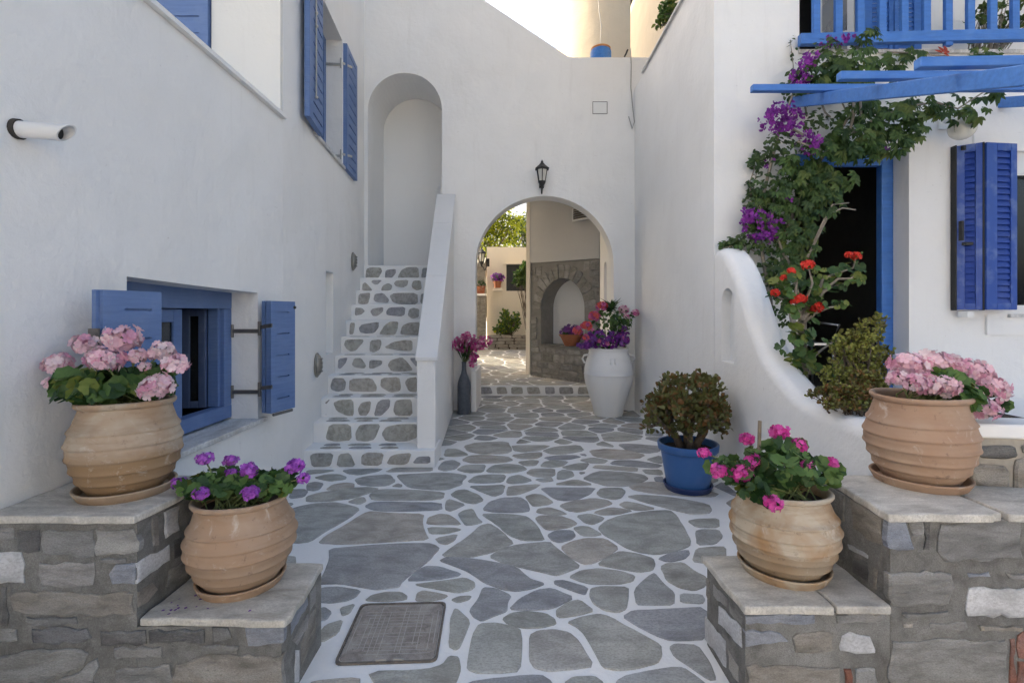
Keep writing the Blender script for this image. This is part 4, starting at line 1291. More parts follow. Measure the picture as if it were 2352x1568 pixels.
# ------------------------------------------------------------------ stepped rubble piers
FYL, FYR = 1.875, 1.90
def E(x, y): return (x*.26004, 1160.3+.26004*y)
def Fq(x, y): return (392+.22503*x, 1215.2+.22503*y)
def Gq(x, y): return (1607.2+.2*x, 1254.4+.2*y)
def H(x, y): return (1920.8+.30005*x, 1097.6+.30005*y)
pierL = thing('stepped_pier', 'stepped grey rubble stone pier on the left carrying two terracotta pots', 'stone pier', (-1.4, 2.1, 0), 'stepped stone piers flanking the entrance')
g = Geo(); g.box((-1.965, FYL, -0.02), (-1.405, 2.30, 0.718)); obj('upper_core', g, MORTAR, pierL)
g = Geo(); g.box((-1.404, FYL+0.001, -0.02), (-0.865, 2.27, 0.328)); obj('lower_core', g, MORTAR, pierL)
def slab_top(name, plan, z0, z1, mat, parent, jag=0.006):
    pts = []
    n = len(plan)
    for i in range(n):
        a, b = Vector(plan[i]), Vector(plan[(i+1) % n])
        k = max(1, int((b-a).length/0.06))
        for t in range(k):
            p = a.lerp(b, t/k)
            pts.append((p.x+rnd.uniform(-jag, jag)*(t > 0), p.y+rnd.uniform(-jag, jag)*(t > 0)))
    g = Geo(); g.prism(pts, z0, z1)
    return bevel(obj(name, g, mat, parent), 0.007, 2, 50)
slab_top('slab', [(-1.966, 1.853), (-1.40, 1.853), (-1.375, 2.12), (-1.37, 2.33), (-1.966, 2.33)], 0.720, 0.750, MARBLE, pierL)
slab_top('slab', [(-1.395, 1.873), (-0.845, 1.862), (-0.835, 1.90), (-0.862, 2.29), (-1.385, 2.30)], 0.330, 0.360, MARBLE, pierL)
def stones(spec, o0, nrm, parent, h=0.010):
    for fn, s, mt in spec:
        pts = [on_plane(*fn(*map(float, p.split(','))), o0, nrm) for p in s.split()]
        # roughen the outline a little
        q = []
        for i, p in enumerate(pts):
            p2 = pts[(i+1) % len(pts)]
            q.append(p); k = max(1, int((p2-p).length/0.03))
            for t in range(1, k):
                w = p.lerp(p2, t/k)
                j = Vector((rnd.uniform(-1,1), rnd.uniform(-1,1), rnd.uniform(-1,1)))*0.008
                q.append(w + j - Vector(nrm)*j.dot(Vector(nrm)))
        q = [Vector((p.x, p.y, max(p.z, 0.003))) for p in q]
        stone_piece('stone', q, nrm, mt, parent, h=h*rnd.uniform(0.4, 1.1), back=0.02, inset=0.010, smooth_n=0)
FRN = (0,-1,0)
stones([(E,"0,200 125,195 130,315 0,300",RUB_GREY),(E,"380,230 600,222 830,215 835,450 480,435 390,420",RUB_GREY),(E,"850,210 1180,205 1240,330 1230,400 1100,430 855,440",RUB_GREY),
 (E,"-20,415 190,410 225,520 225,680 -20,690",RUB_WHITE),(E,"350,505 835,500 825,700 560,725 380,700",RUB_GREY),(E,"970,600 1030,515 1200,505 1195,690 1000,690",RUB_BLUE),
 (E,"80,800 160,760 700,770 1180,770 1190,950 800,970 400,960 130,920",RUB_WARM),(E,"-20,1090 150,1090 155,1190 -20,1195",RUB_GREY),(E,"290,1085 770,1075 815,1160 740,1205 300,1205",RUB_DARK),
 (E,"-20,1330 300,1270 700,1260 790,1300 740,1420 450,1540 -20,1620",RUB_GREY),(E,"150,215 350,215 350,400 250,420 160,390",RUB_DARK),(E,"480,1560 740,1440 860,1340 880,1420 820,1600 500,1640",RUB_GREY),
 (E,"230,1020 240,980 680,980 690,1040 400,1060",RUB_GREY),(E,"20,720 60,720 70,1060 20,1060",RUB_DARK),(E,"890,470 1120,460 1120,500 1000,510 900,490",RUB_GREY)], (0, FYL, 0), FRN, pierL)
stones([(E,"890,1105 1290,1095 1300,1215 900,1230",RUB_DARK),(E,"1320,1100 1809,1085 1809,1205 1330,1210",RUB_DARK),(E,"1010,1260 1430,1240 1430,1335 1020,1350",RUB_GREY),
 (E,"1030,1450 1200,1430 1500,1400 1560,1600 1040,1600",RUB_GREY),(Fq,"430,990 590,1000 630,1100 440,1140",RUB_DARK),(Fq,"760,960 1155,960 1155,1150 1000,1160 800,1180",RUB_BLUE),
 (Fq,"60,1380 300,1290 700,1290 1150,1280 1155,1620 0,1620",RUB_WARM),(Fq,"300,1180 700,1190 680,1260 320,1270",RUB_GREY)], (0, FYL+0.001, 0), FRN, pierL)
stones([(E,"1205,510 1490,345 1495,480 1205,690",RUB_WHITE),(E,"1340,110 1385,90 1395,350 1350,360",RUB_WARM),(E,"1445,60 1575,0 1580,220 1460,290",RUB_WHITE),(E,"1210,760 1340,680 1390,740 1300,850 1215,900",RUB_WARM),
 (E,"1530,310 1600,280 1600,440 1540,470",RUB_DARK),(E,"1490,570 1620,490 1680,620 1470,720",RUB_GREY)], (-1.405, 0, 0), (1,0,0), pierL, 0.006)
stones([(Fq,"1225,930 1390,670 1400,760 1225,1080",RUB_BLUE),(Fq,"1270,1230 1310,1230 1310,1560 1265,1560",RUB_WHITE),(Fq,"1420,650 1475,580 1475,740 1420,830",RUB_GREY),(Fq,"1240,1130 1400,860 1400,1000 1290,1180",RUB_GREY),(Fq,"1420,880 1478,800 1478,1100 1330,1400 1330,1200",RUB_WARM)], (-0.865, 0, 0), (1,0,0), pierL, 0.006)
pierR = thing('stepped_pier', 'stepped grey rubble stone pier on the right carrying two terracotta pots', 'stone pier', (1.4, 2.1, 0), 'stepped stone piers flanking the entrance')
g = Geo(); g.box((1.436, FYR, -0.02), (2.6, 2.18, 0.716)); g.box((1.436, 2.18, -0.02), (1.898, 2.31, 0.716)); obj('upper_core', g, MORTAR, pierR)
g = Geo(); g.box((0.885, FYR+0.001, -0.02), (1.435, 2.27, 0.366)); obj('lower_core', g, MORTAR, pierR)
slab_top('slab', [(1.41, 1.872), (1.80, 1.868), (1.81, 1.88), (1.845, 1.885), (1.86, 2.33), (1.45, 2.33)], 0.718, 0.750, MARBLE, pierR)
slab_top('slab', [(1.862, 1.875), (2.6, 1.86), (2.6, 2.10), (2.03, 2.195), (1.87, 2.195)], 0.718, 0.749, MARBLE, pierR)
slab_top('slab', [(0.872, 1.878), (1.21, 1.875), (1.215, 2.285), (0.862, 2.285)], 0.368, 0.400, MARBLE, pierR)
slab_top('slab', [(1.224, 1.884), (1.425, 1.88), (1.434, 1.9), (1.434, 2.285), (1.22, 2.285)], 0.368, 0.398, MARBLE, pierR)
stones([(Gq,"520,790 700,770 1310,760 1310,870 530,880",RUB_BLUE),(Gq,"1560,780 1800,750 2100,760 2100,850 2060,860 1580,880",RUB_GREY),(Gq,"520,970 800,960 920,990 1010,1080 800,1110 525,1140",RUB_BLUE),
 (Gq,"1060,1040 1120,990 1530,990 1520,1190 1300,1220 1100,1210",RUB_WARM),(Gq,"1595,1140 1630,1020 1720,970 1800,1005 1950,1030 2010,1180 2005,1215 1700,1200 1610,1190",RUB_WHITE),
 (Gq,"530,1370 850,1355 1000,1360 1600,1380 1600,1620 560,1620",RUB_WARM),(Gq,"1650,1400 1730,1400 1750,1600 1670,1600",RUB_RED),(Gq,"1780,1400 2000,1390 2050,1600 1790,1600",RUB_GREY)], (0, FYR+0.001, 0), FRN, pierR)
stones([(H,"392,330 520,325 590,540 392,530",RUB_BLUE),(H,"545,330 655,320 660,450 580,440",RUB_GREY),(H,"800,350 1100,310 1400,320 1420,610 830,635 770,560 775,440",RUB_GREY),
 (H,"392,730 520,715 630,720 665,700 870,730 895,830 850,955 430,970 392,900",RUB_GREY),(H,"1010,840 1050,830 1460,835 1460,1055 1000,1050 985,1000",RUB_WHITE),(H,"710,1105 990,1095 1005,1140 985,1160 720,1155",RUB_GREY),
 (H,"1000,725 1160,715 1175,750 1010,755",RUB_BLUE),(H,"510,1110 585,1105 580,1140 515,1140",RUB_WARM),(H,"430,1240 900,1230 1290,1235 1310,1560 420,1640 392,1450",RUB_GREY),(H,"1090,1120 1420,1130 1420,1165 1100,1160",RUB_WARM),
 (H,"1385,1200 1460,1150 1460,1380 1390,1370",RUB_RED),(H,"1385,1400 1460,1400 1460,1640 1385,1640",RUB_RED),(H,"1325,1230 1360,1225 1365,1600 1330,1600",RUB_RED),(H,"670,330 715,330 705,545 665,545",RUB_DARK),
 (H,"500,1030 850,1010 860,1050 520,1065",RUB_GREY),(H,"1290,720 1437,730 1437,770 1320,765",RUB_GREY)], (0, FYR, 0), FRN, pierR)
stones([(Gq,"65,800 300,1085 305,1390 60,1060",RUB_WHITE),(Gq,"225,680 480,930 490,1160 220,880",RUB_WHITE),(Gq,"80,360 120,400 110,640 80,560",RUB_WARM),(Gq,"160,430 320,600 320,700 160,560",RUB_GREY),(Gq,"330,1180 450,1380 450,1560 340,1400",RUB_WARM),(Gq,"340,640 490,800 490,900 350,760",RUB_GREY)], (0.885, 0, 0), (-1,0,0), pierR, 0.006)
stones([(H,"110,160 355,290 355,510 240,470 130,380",RUB_WARM),(H,"90,505 245,590 245,615 100,540",RUB_WHITE),(H,"130,610 240,640 240,790 130,720",RUB_DARK),(H,"290,690 320,700 310,850 285,840",RUB_WARM),(H,"30,110 70,130 60,330 30,310",RUB_GREY)], (1.436, 0, 0), (-1,0,0), pierR, 0.006)

# ------------------------------------------------------------------ pergola
pg = thing('pergola', 'bright blue timber pergola sloping out from the right house', 'pergola', (2.5, 4.5, 3.3))
def beam(name, p, q, w, h, parent, mat):
    p, q = Vector(p), Vector(q)
    d = (q-p).normalized(); s = d.cross(Vector((0,0,1))).normalized(); u_ = s.cross(d)
    g = Geo(); g.obox((p+q)/2, (q-p)/2, s*w/2, u_*h/2)
    return bevel(obj(name, g, mat, parent), 0.006)
def raft_z(Y): return 3.26 + (Y-4.1)*0.365
beam('rafter', (2.62, FY, raft_z(FY)), (2.42, 1.9, raft_z(1.9)), 0.06, 0.095, pg, BLUE_P)
beam('rafter', (4.6, FY, raft_z(FY)), (4.6, 1.9, raft_z(1.9)), 0.06, 0.095, pg, BLUE_P)
for (u, v, Y) in ((1726, 204, 4.1), (1926, 176, 3.4), (2106, 147, 2.75)):
    a_ = P(u, v, Y); z_ = a_.z
    beam('slat', (a_.x, Y, z_), (5.2, Y-(0.1 if Y < 3 else 0.02), z_), 0.055, 0.055, pg, BLUE_P)

# ------------------------------------------------------------------ passage behind the arch
pw = thing('niche_wall', 'angled wall in the passage, rubble stone below with an arched niche', 'stone wall', (1.0, 9.8, 0.18))
S0 = Vector((0.39, 10.58, 0)); tS = Vector((1.21, -1.45, 0)).normalized(); nS = Vector((tS.y, -tS.x, 0))   # faces the camera
LS = 1.889
def sw(a_, z, d): 
    p = S0 + tS*a_ - nS*d
    return Vector((p.x, p.y, z))
na = arch(0.92, 0.60, 1.59, 0.87, 20)
g = Geo(); g.slab([(0.0, 0.1), (LS, 0.1), (LS, 2.50), (0.0, 2.56)], [na], lambda a_, b_, d: sw(a_, b_, d), 0.0, 0.36)
obj('stone_core', g, m_plain('passage_mortar', (0.26,0.25,0.23), 0.9, bmp=0.6), pw)
g = Geo(); g.hexa([sw(0.1,0.7,0.45), sw(LS,0.7,0.45), sw(LS,0.7,0.362), sw(0.1,0.7,0.362), sw(0.1,2.4,0.45), sw(LS,2.4,0.45), sw(LS,2.4,0.362), sw(0.1,2.4,0.362)])
obj('niche_back', g, WHITE2, pw)
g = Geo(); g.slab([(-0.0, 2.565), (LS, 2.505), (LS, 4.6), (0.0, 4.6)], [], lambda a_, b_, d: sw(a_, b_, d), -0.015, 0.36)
obj('upper_wall', g, WHITE_SHADE, pw)
g = Geo(); g.hexa([sw(-0.13,0.1,0.46), sw(-0.001,0.1,0.46), sw(-0.001,0.1,-0.02), sw(-0.13,0.1,-0.02), sw(-0.10,4.6,0.46), sw(-0.001,4.6,0.46), sw(-0.001,4.6,-0.02), sw(-0.10,4.6,-0.02)])
obj('end_post', g, CREAM, pw)
PSTONE = m_stone('passage_stone', [(0.22,0.215,0.20), (0.30,0.29,0.27), (0.26,0.25,0.235), (0.36,0.35,0.33), (0.24,0.24,0.24)], streak=(1,1,2), scale=10, speck=0.3, bmp=0.9)
def in_niche(a_, z, m=0.0):
    if z < 0.87-m: return False
    if z <= 1.59: return abs(a_-0.92) < 0.60+m
    return (a_-0.92)**2 + (z-1.59)**2 < (0.60+m)**2
for k in range(15):                                   # voussoirs
    t0, t1 = math.pi*(k+0.06)/15, math.pi*(k+0.94)/15
    r0, r1 = 0.605, 0.605+rnd.uniform(0.22, 0.30)
    pts = [(0.92-r0*math.cos(t0), 1.59+r0*math.sin(t0)), (0.92-r1*math.cos(t0), 1.59+r1*math.sin(t0)), (0.92-r1*math.cos(t1), 1.59+r1*math.sin(t1)), (0.92-r0*math.cos(t1), 1.59+r0*math.sin(t1))]
    if max(p[1] for p in pts) > 2.5: pts = [(a_, min(z, 2.49)) for a_, z in pts]
    pts = [(min(LS-0.01, max(0.01, a_)), z) for a_, z in pts]
    stone_piece('voussoir', [sw(a_, z, 0) for a_, z in pts], nS, PSTONE, pw, h=0.012, inset=0.008)
z = 0.14; row = 0
while z < 2.5:
    hh = rnd.uniform(0.11, 0.19); a_ = -0.01+rnd.uniform(0, 0.05)
    while a_ < LS-0.06:
        w = min(rnd.uniform(0.15, 0.36), LS-0.005-a_)
        if not any(in_niche(a_+w*fx_, z+hh*fz_, 0.27 if z+hh*fz_ > 1.5 else 0.0) for fx_ in (0, .25, .5, .75, 1) for fz_ in (0, .5, 1)) and z+hh < 2.52:
            j = lambda: rnd.uniform(-0.012, 0.012)
            stone_piece('stone', [sw(a_+0.01+j(), z+0.01+j(), 0), sw(a_+w*.5, z+0.008+j(), 0), sw(a_+w-0.01+j(), z+0.01+j(), 0), sw(a_+w-0.01+j(), z+hh-0.008+j(), 0), sw(a_+w*.5, z+hh-0.008+j(), 0), sw(a_+0.01+j(), z+hh-0.008+j(), 0)], nS, PSTONE, pw, h=rnd.uniform(0.006,0.02), inset=0.012)
            a_ += w
        else:
            a_ += 0.06
    z += hh
g = Geo(); g.hexa([sw(0.3,0.85,0.36), sw(1.54,0.85,0.36), sw(1.54,0.85,-0.03), sw(0.3,0.85,-0.03), sw(0.3,0.872,0.36), sw(1.54,0.872,0.36), sw(1.54,0.872,-0.03), sw(0.3,0.872,-0.03)])
obj('niche_sill', g, PSTONE, pw)
ps = thing('passage_shelter', 'white side wall and unseen flat roof added to darken the passage behind the arch', 'shelter', (1.6, 8.6, 0.18))
g = Geo(); nb = arch(8.62, 0.14, 2.25, 1.25, 10)
g.slab([(BWY+0.322, 0.1), (9.16, 0.1), (9.16, 4.3), (BWY+0.322, 4.3)], [nb], lambda a_, b_, d: (1.605+d, a_, b_), 0, 0.12)
g.box((1.726, BWY+0.322, 0.1), (1.8, 9.16, 4.3)); obj('side_wall', g, WHITE2, ps)
g = Geo(); g.prism([(-0.85, BWY+0.322), (1.85, BWY+0.322), (1.85, 9.2), (1.62, 9.2), (0.36, 10.7), (0.26, 11.4), (-2.4, 11.4), (-2.4, 8.95), (-0.85, 8.95)], 4.301, 4.5); obj('roof', g, WHITE2, ps)  # out of view, widened to block light from the passage
vent = thing('wooden_louvre', 'small weathered wooden louvre hanging high in the passage', 'louvre', P(1336, 490, 9.3))
c = P(1340, 488, 9.25)
for k in range(5):
    obj('slat', Geo().obox(c+Vector((0,0,0.085-0.042*k)), tS*0.24, nS*0.02+Vector((0,0,-0.012)), nS*0.003+Vector((0,0,0.006))), WOOD, vent)
obj('frame', Geo().obox(c+Vector((0,0,-0.12)), tS*0.26, nS*0.025, (0,0,0.014)).obox(c+tS*0.25, tS*0.015, nS*0.025, (0,0,0.11)).obox(c-tS*0.25, tS*0.015, nS*0.025, (0,0,0.11)), WPAINT, vent)

# ------------------------------------------------------------------ rear court
RY = 14.5
k_ = RY/FPX
rw = thing('rear_house', 'small cream white house with one dark window across the rear court', 'house', (0.6, RY, 0.56))
X0, X1 = (1118-1176)*k_, 3.2
g = Geo(); wv = [( (1163-1176)*k_, EYE+52*k_), (0.9, EYE+52*k_), (0.9, EYE+113*k_), ((1163-1176)*k_, EYE+113*k_)]
g.slab([(X0, 0.3), (X1, 0.3), (X1, EYE+150*k_), (X0, EYE+153*k_)], [wv], lambda a_, b_, d: (a_, RY+d, b_), 0, 0.3)
g.box((X0, RY+0.3, 0.3), (X0+0.3, RY+3, EYE+150*k_)); g.box((X0, RY+0.3, EYE+146*k_), (X1, RY+3, EYE+149*k_))
obj('wall', g, CREAM, rw)
g = Geo(); g.box(((1155-1176)*k_, RY-0.06, EYE+113*k_), (0.95, RY-0.001, EYE+117*k_)); obj('window_hood', g, CREAM, rw)
g = Geo(); g.box(((1163-1176)*k_, RY+0.12, EYE+52*k_), (0.9, RY+0.16, EYE+113*k_)); obj('window', g, m_plain('dark_shutter', (0.035,0.04,0.05), 0.5), rw)
g = Geo(); g.box(((1133-1176)*k_, RY-0.2, EYE+51*k_), ((1154-1176)*k_, RY-0.001, EYE+58*k_)); bevel(obj('bracket_shelf', g, CREAM, rw), 0.02)
lw = thing('rear_stone_wall', 'rough ochre stone gate wall at the left of the rear court', 'stone wall', (-1.3, 14.0, 0.5))
g = Geo(); g.box((-3.0, 14.0, 0.3), (-0.74, 14.35, 2.0)); g.box((-3.0, 14.2, 2.0), (-0.76, 14.4, EYE+118*14/FPX)); obj('core', g, RUB_WARM, lw)
g = Geo(); g.box((-3.0, 13.95, 2.0), (-0.72, 14.2, 2.06)); obj('ledge', g, WHITE2, lw)
for k in range(12):
    zz = 0.62+ (k % 6)*0.23; xx = -1.05 + (0.17 if k >= 6 else 0)
    w = 0.15
    stone_piece('stone', [Vector((xx, 14.0, zz)), Vector((xx+w, 14.0, zz+0.01)), Vector((xx+w-0.01, 14.0, zz+0.2)), Vector((xx, 14.0, zz+0.19))], FRN, RUB_WARM, lw, h=0.02)
pl = thing('rear_planter', 'low dry stone planter before the rear house', 'planter', (0.0, 13.9, 0.55))
g = Geo(); g.box((-0.62, 13.6, 0.3), (1.2, 14.45, 0.86)); obj('soil', g, SOIL, pl)
zz = 0.5
for row in range(5):
    xx = -0.64+rnd.uniform(-0.03,0.03)
    while xx < 1.1:
        w = rnd.uniform(0.2, 0.5)
        stone_piece('stone', [Vector((xx, 13.6, zz)), Vector((xx+w-0.015, 13.6, zz)), Vector((xx+w-0.02, 13.6, zz+0.075)), Vector((xx+0.01, 13.6, zz+0.078))], FRN, RUB_WARM, pl, h=0.03, back=0.1)
        xx += w
    zz += 0.085
# rounded tower beyond, in the sun
tg = Geo(); tg.lathe([(1.75, 3.0), (1.75, 6.0), (1.70, 14.0)], (2.95, 13.6, 0), 64)
tw2 = thing('round_tower', 'rounded cream tower wall catching sunlight beyond the flat parapet', 'building', (2.95, 13.6, 3.0))
obj('tower_wall', tg, TOWER, tw2, smooth=True)
obj('straight_wall', Geo().box((3.0, 11.86, 3.0), (7.0, 12.2, 12.0)), TOWER, tw2)
# ------------------------------------------------------------------ leaf and flower templates
def t_ger(n=14):
    V = [(0,0,0)]; F = []
    for k in range(n+1):
        a = -math.pi*0.92 + 2*math.pi*0.92*k/n
        r = 1.0 + (0.09 if k % 2 else -0.05)
        V.append((r*math.cos(a), r*math.sin(a), 0.22*(1-abs(k-n/2)/(n/2)*0.3) + (0.07 if k % 2 else 0)))
    F = [(0, k+1, k+2) for k in range(n)]
    return V, F
def t_ovate(w=0.36, fold=0.10, droop=0.12):
    V = [(0,0,0), (-w*.75,.25,fold), (-w,.5,fold*1.1-droop*.3), (-w*.6,.78,fold*.6-droop*.7), (0,1,-droop), (w*.6,.78,fold*.6-droop*.7), (w,.5,fold*1.1-droop*.3), (w*.75,.25,fold), (0,.5,-droop*.3)]
    F = [(0,8,1),(1,8,2),(2,8,3),(3,8,4),(4,8,5),(5,8,6),(6,8,7),(7,8,0)]
    return V, F
def t_lance(w=0.09, droop=0.35):
    V = [(0,0,0), (-w,.3,-.02), (w,.3,-.02), (-w*.9,.65,-droop*.35), (w*.9,.65,-droop*.35), (0,1,-droop)]
    return V, [(0,2,1), (1,2,4,3), (3,4,5)]
def t_palm(n=5, w=0.20):
    V = []; F = []
    LV, LF = t_ovate(w, 0.05, 0.22)
    for k in range(n):
        a = (k-(n-1)/2)*0.62
        s = 1.0 - 0.16*abs(k-(n-1)/2)
        b = len(V)
        for x, y, z in LV:
            y2 = y+0.06
            V.append((s*(x*math.cos(a)-y2*math.sin(a)), s*(x*math.sin(a)+y2*math.cos(a)), s*z - 0.05*abs(k-2)))
        F += [tuple(i+b for i in f) for f in LF]
    return V, F
def t_floret(n=5, cup=0.25, w=0.66):
    V = [(0,0,-0.12)]; F = []
    for k in range(n):
        a = 2*math.pi*k/n; b = len(V)
        ca, sa = math.cos(a), math.sin(a)
        def pt(r, s, z): return (r*ca - s*sa, r*sa + s*ca, z)
        V += [pt(.45, -w*.52, cup*.35), pt(.85, -w*.58, cup*.9), pt(1.05, 0, cup*.8), pt(.85, w*.58, cup*.9), pt(.45, w*.52, cup*.35)]
        F += [(0, b, b+4), (b, b+1, b+2, b+3, b+4)]
    return V, F
def t_jade():
    V = [(0,0,0), (-.22,.4,.06), (-.36,.75,.10), (-.2,1.0,.10), (.2,1.0,.10), (.36,.75,.10), (.22,.4,.06), (0,.55,-.10)]
    F = [(0,7,1),(1,7,2),(2,7,3),(3,7,4),(4,7,5),(5,7,6),(6,7,0), (0,1,2,3,4,5,6)]
    return V, F
T_GER, T_OV, T_LANCE, T_PALM, T_FLO, T_JADE = t_ger(), t_ovate(), t_lance(), t_palm(), t_floret(), t_jade()
T_BRACT = t_floret(3, 0.8, 0.95)
T_ROSE = t_floret(6, 0.55, 0.8)

def leafmat(p, nrm, size, r_=rnd, jitter=0.6):
    n_ = Vector(nrm) + Vector((r_.uniform(-1,1), r_.uniform(-1,1), r_.uniform(-1,1)))*jitter
    if n_.length < 1e-3: n_ = Vector((0,0,1))
    return trs(p, rot_to(n_, r_.uniform(0, 6.283)), size)

def rsph(r_=rnd):
    while True:
        v = Vector((r_.uniform(-1,1), r_.uniform(-1,1), r_.uniform(-1,1)))
        if 0.05 < v.length < 1: return v

def flower_head(name, c, rad, mats, parent, n=34, fs=0.42, tmpl=None, up=0.15, squash=0.8):
    g = Geo(); Ms = []; mm = []
    for k in range(n):
        i = k+0.5
        ph = math.acos(1-1.75*i/n); th = math.pi*(1+5**0.5)*i
        d = Vector((math.cos(th)*math.sin(ph), math.sin(th)*math.sin(ph), math.cos(ph)))
        d = (d + rsph()*0.18).normalized()
        p = Vector(c) + Vector((d.x, d.y, d.z*squash))*rad*rnd.uniform(0.55, 1.08)
        Ms.append(leafmat(p, d, rad*fs*rnd.uniform(0.8, 1.15), jitter=0.35)); mm.append(rnd.choices(range(len(mats)), [3,2,1.2][:len(mats)])[0])
    g.inst(tmpl or T_FLO, Ms, mm)
    # green calyx core
    g.ball(Vector(c)-Vector((0,0,rad*0.1)), rad*0.62, rad*0.62, rad*0.5, 8, 5, len(mats))
    return obj(name, g, list(mats)+[L_GER], parent, fixn=False)

def stemtube(g, a, b, r=0.0035, bow=0.04, mat=0):
    a, b = Vector(a), Vector(b)
    m = (a+b)/2 + Vector((rnd.uniform(-bow,bow), rnd.uniform(-bow,bow), bow*0.5))
    pts = [a, a.lerp(m, 0.6)+Vector((0,0,0.0)), m.lerp(b, 0.45), b]
    g.tube(pts, [r*1.3, r, r, r*0.8], 5, mat)

# ------------------------------------------------------------------ ribbed terracotta pots
def pot_profile(R0, H_, ridges=(0.70, 0.56, 0.42, 0.29, 0.17)):
    base = [(0,.64),(.04,.67),(.1,.745),(.2,.84),(.3,.915),(.4,.97),(.5,1.0),(.6,.985),(.7,.935),(.8,.87),(.88,.822),(.925,.80)]
    def rb(f):
        for (f0, r0), (f1, r1) in zip(base, base[1:]):
            if f <= f1: 
                t = (f-f0)/(f1-f0); return r0+(r1-r0)*t
        return base[-1][1]
    out = []
    N = 92
    for i in range(N+1):
        f = 0.925*i/N
        r = rb(f)
        for q in ridges:
            d = f-q
            if 0 <= d < 0.10: r += 0.040*math.exp(-(d/0.030)**1.5)
            elif -0.020 < d < 0: r += 0.040*(1-(d/0.020)**2)
        out.append((r*R0, f*H_))
    lip = [(.93,.82),(.945,.862),(.965,.885),(.985,.885),(.998,.868),(1.0,.84),(.99,.80),(.96,.775),(.9,.77),(.80,.80)]
    out += [(r*R0, f*H_) for f, r in lip]
    return out
def terracotta_pot(label, base, R0, H_, mat, ridges=(0.70, 0.56, 0.42, 0.29, 0.17), lean=0.0):
    t = thing('terracotta_pot', label, 'plant pot', base, 'ribbed terracotta pots on the piers')
    g = Geo(); g.lathe([(0.001, 0)] + pot_profile(R0, H_, ridges), base, 72)
    # hand-thrown wobble
    g.v = [(x + 0.003*math.sin(z*23+y*9), y + 0.003*math.sin(z*19+x*11), z + 0.0035*math.sin(math.atan2(y-base[1], x-base[0])*2+R0*50)*min(1, (z-base[2])*5)) for x, y, z in g.v]
    obj('body', g, mat, t, smooth=True, angle=50)
    g = Geo(); g.disc((base[0], base[1], base[2]+H_*0.86), R0*0.80, 32); obj('soil', g, SOIL, t)
    return t
def saucer(label, base, r, mat, h=0.038, group='terracotta saucers on the piers', name='saucer'):
    g = Geo(); g.lathe([(0.001, 0.006), (r*0.8, 0.005), (r*0.86, 0.006), (r*0.93, h*0.9), (r*0.95, h), (r*0.985, h), (r, h*0.9), (r*0.985, h*0.75), (r*0.90, 0.0), (0.001, 0.0)], base, 56)
    return setp(obj(name, g, mat, None, smooth=True, angle=50), label, 'saucer', group)

PB = {1: (-1.632, 2.12, 0.75), 2: (-1.15, 2.13, 0.36), 3: (1.165, 2.15, 0.40), 4: (1.818, 2.235, 0.75)}
saucer('brown stained saucer under the buff pot by the left window', PB[1], 0.182, T1)
saucer('terracotta saucer under the pinkish pot on the lower left slab', PB[2], 0.175, T2)
saucer('pale stained saucer under the bleached pot on the lower right slab', PB[3], 0.182, T3)
saucer('clean salmon saucer under the pot on the upper right slab', PB[4], 0.186, T4)
up_ = lambda b: (b[0], b[1], b[2]+0.007)
terracotta_pot('buff ribbed terracotta pot with pale pink geraniums by the left window', up_(PB[1]), 0.200, 0.385, T1)
terracotta_pot('pinkish ribbed terracotta pot with violet geraniums on the lower left slab', up_(PB[2]), 0.212, 0.365, T2)
terracotta_pot('bleached ribbed terracotta pot with magenta geraniums on the lower right slab', up_(PB[3]), 0.212, 0.352, T3)
terracotta_pot('salmon ribbed terracotta pot with pink geraniums on the upper right slab', up_(PB[4]), 0.206, 0.385, T4)

def geranium(label, base, H_, R0, heads, mats, blobs, nleaf, leafsize=0.042, lmats=(L_GER, L_GERD, L_GER2), wts=(5,4,1)):
    root = Vector((base[0], base[1], base[2]+H_*0.87))
    t = thing('geranium', label, 'geranium', root, 'geraniums in the terracotta pots')
    stems = Geo(); Ms = []; mm = []
    for (u, v, Y, r) in heads:
        p = P(u, v, Y)
        stemtube(stems, root + Vector((rnd.uniform(-.08,.08), rnd.uniform(-.08,.08), 0)), p, 0.0035)
        flower_head('flower_head', p, r*0.88*Y/FPX, mats, t, n=int(18+r*0.9), fs=0.36)
    for (u, v, Y, rx, rzz, w) in blobs:
        c = P(u, v, Y)
        for _ in range(int(nleaf*w*1.25)):
            d = rsph().normalized()*rnd.uniform(0.45, 1.0)
            p = c + Vector((d.x*rx*Y/FPX, d.y*rx*Y/FPX, d.z*rzz*Y/FPX))
            nrm = Vector((d.x*0.8, d.y*0.8-0.25, abs(d.z)*0.6+0.55))
            Ms.append(leafmat(p, nrm, leafsize*rnd.uniform(0.5, 1.1), jitter=0.85)); mm.append(rnd.choices(range(len(lmats)), wts)[0])
            if rnd.random() < 0.3: stemtube(stems, root + Vector((rnd.uniform(-.1,.1), rnd.uniform(-.1,.1), 0)), p, 0.0025, 0.02)
    g = Geo().inst(T_GER, Ms, mm)
    setp(obj('leaves', g, list(lmats), t, fixn=False), kind='stuff')
    obj('stems', stems, m_plain('green_stem', (0.16,0.20,0.07), 0.6) if 'green_stem' not in MATS else MATS['green_stem'], t, smooth=True)
    return t
geranium('pale pink geranium in the buff pot beside the left window', up_(PB[1]), 0.385, 0.2,
    [(282,778,2.10,41),(238,826,2.02,39),(197,793,2.14,32),(135,836,2.08,32),(120,880,2.05,20),(318,818,2.08,24),(331,842,2.03,15),(375,806,2.10,31),(403,836,2.06,33),(360,888,1.98,39)],
    (F_PINK, F_PINKC, F_PINK2), [(270,882,2.10,95,32,1.0),(190,878,2.05,52,34,0.6),(345,878,2.12,48,34,0.5),(170,905,1.98,30,14,0.15)], 75, 0.043)
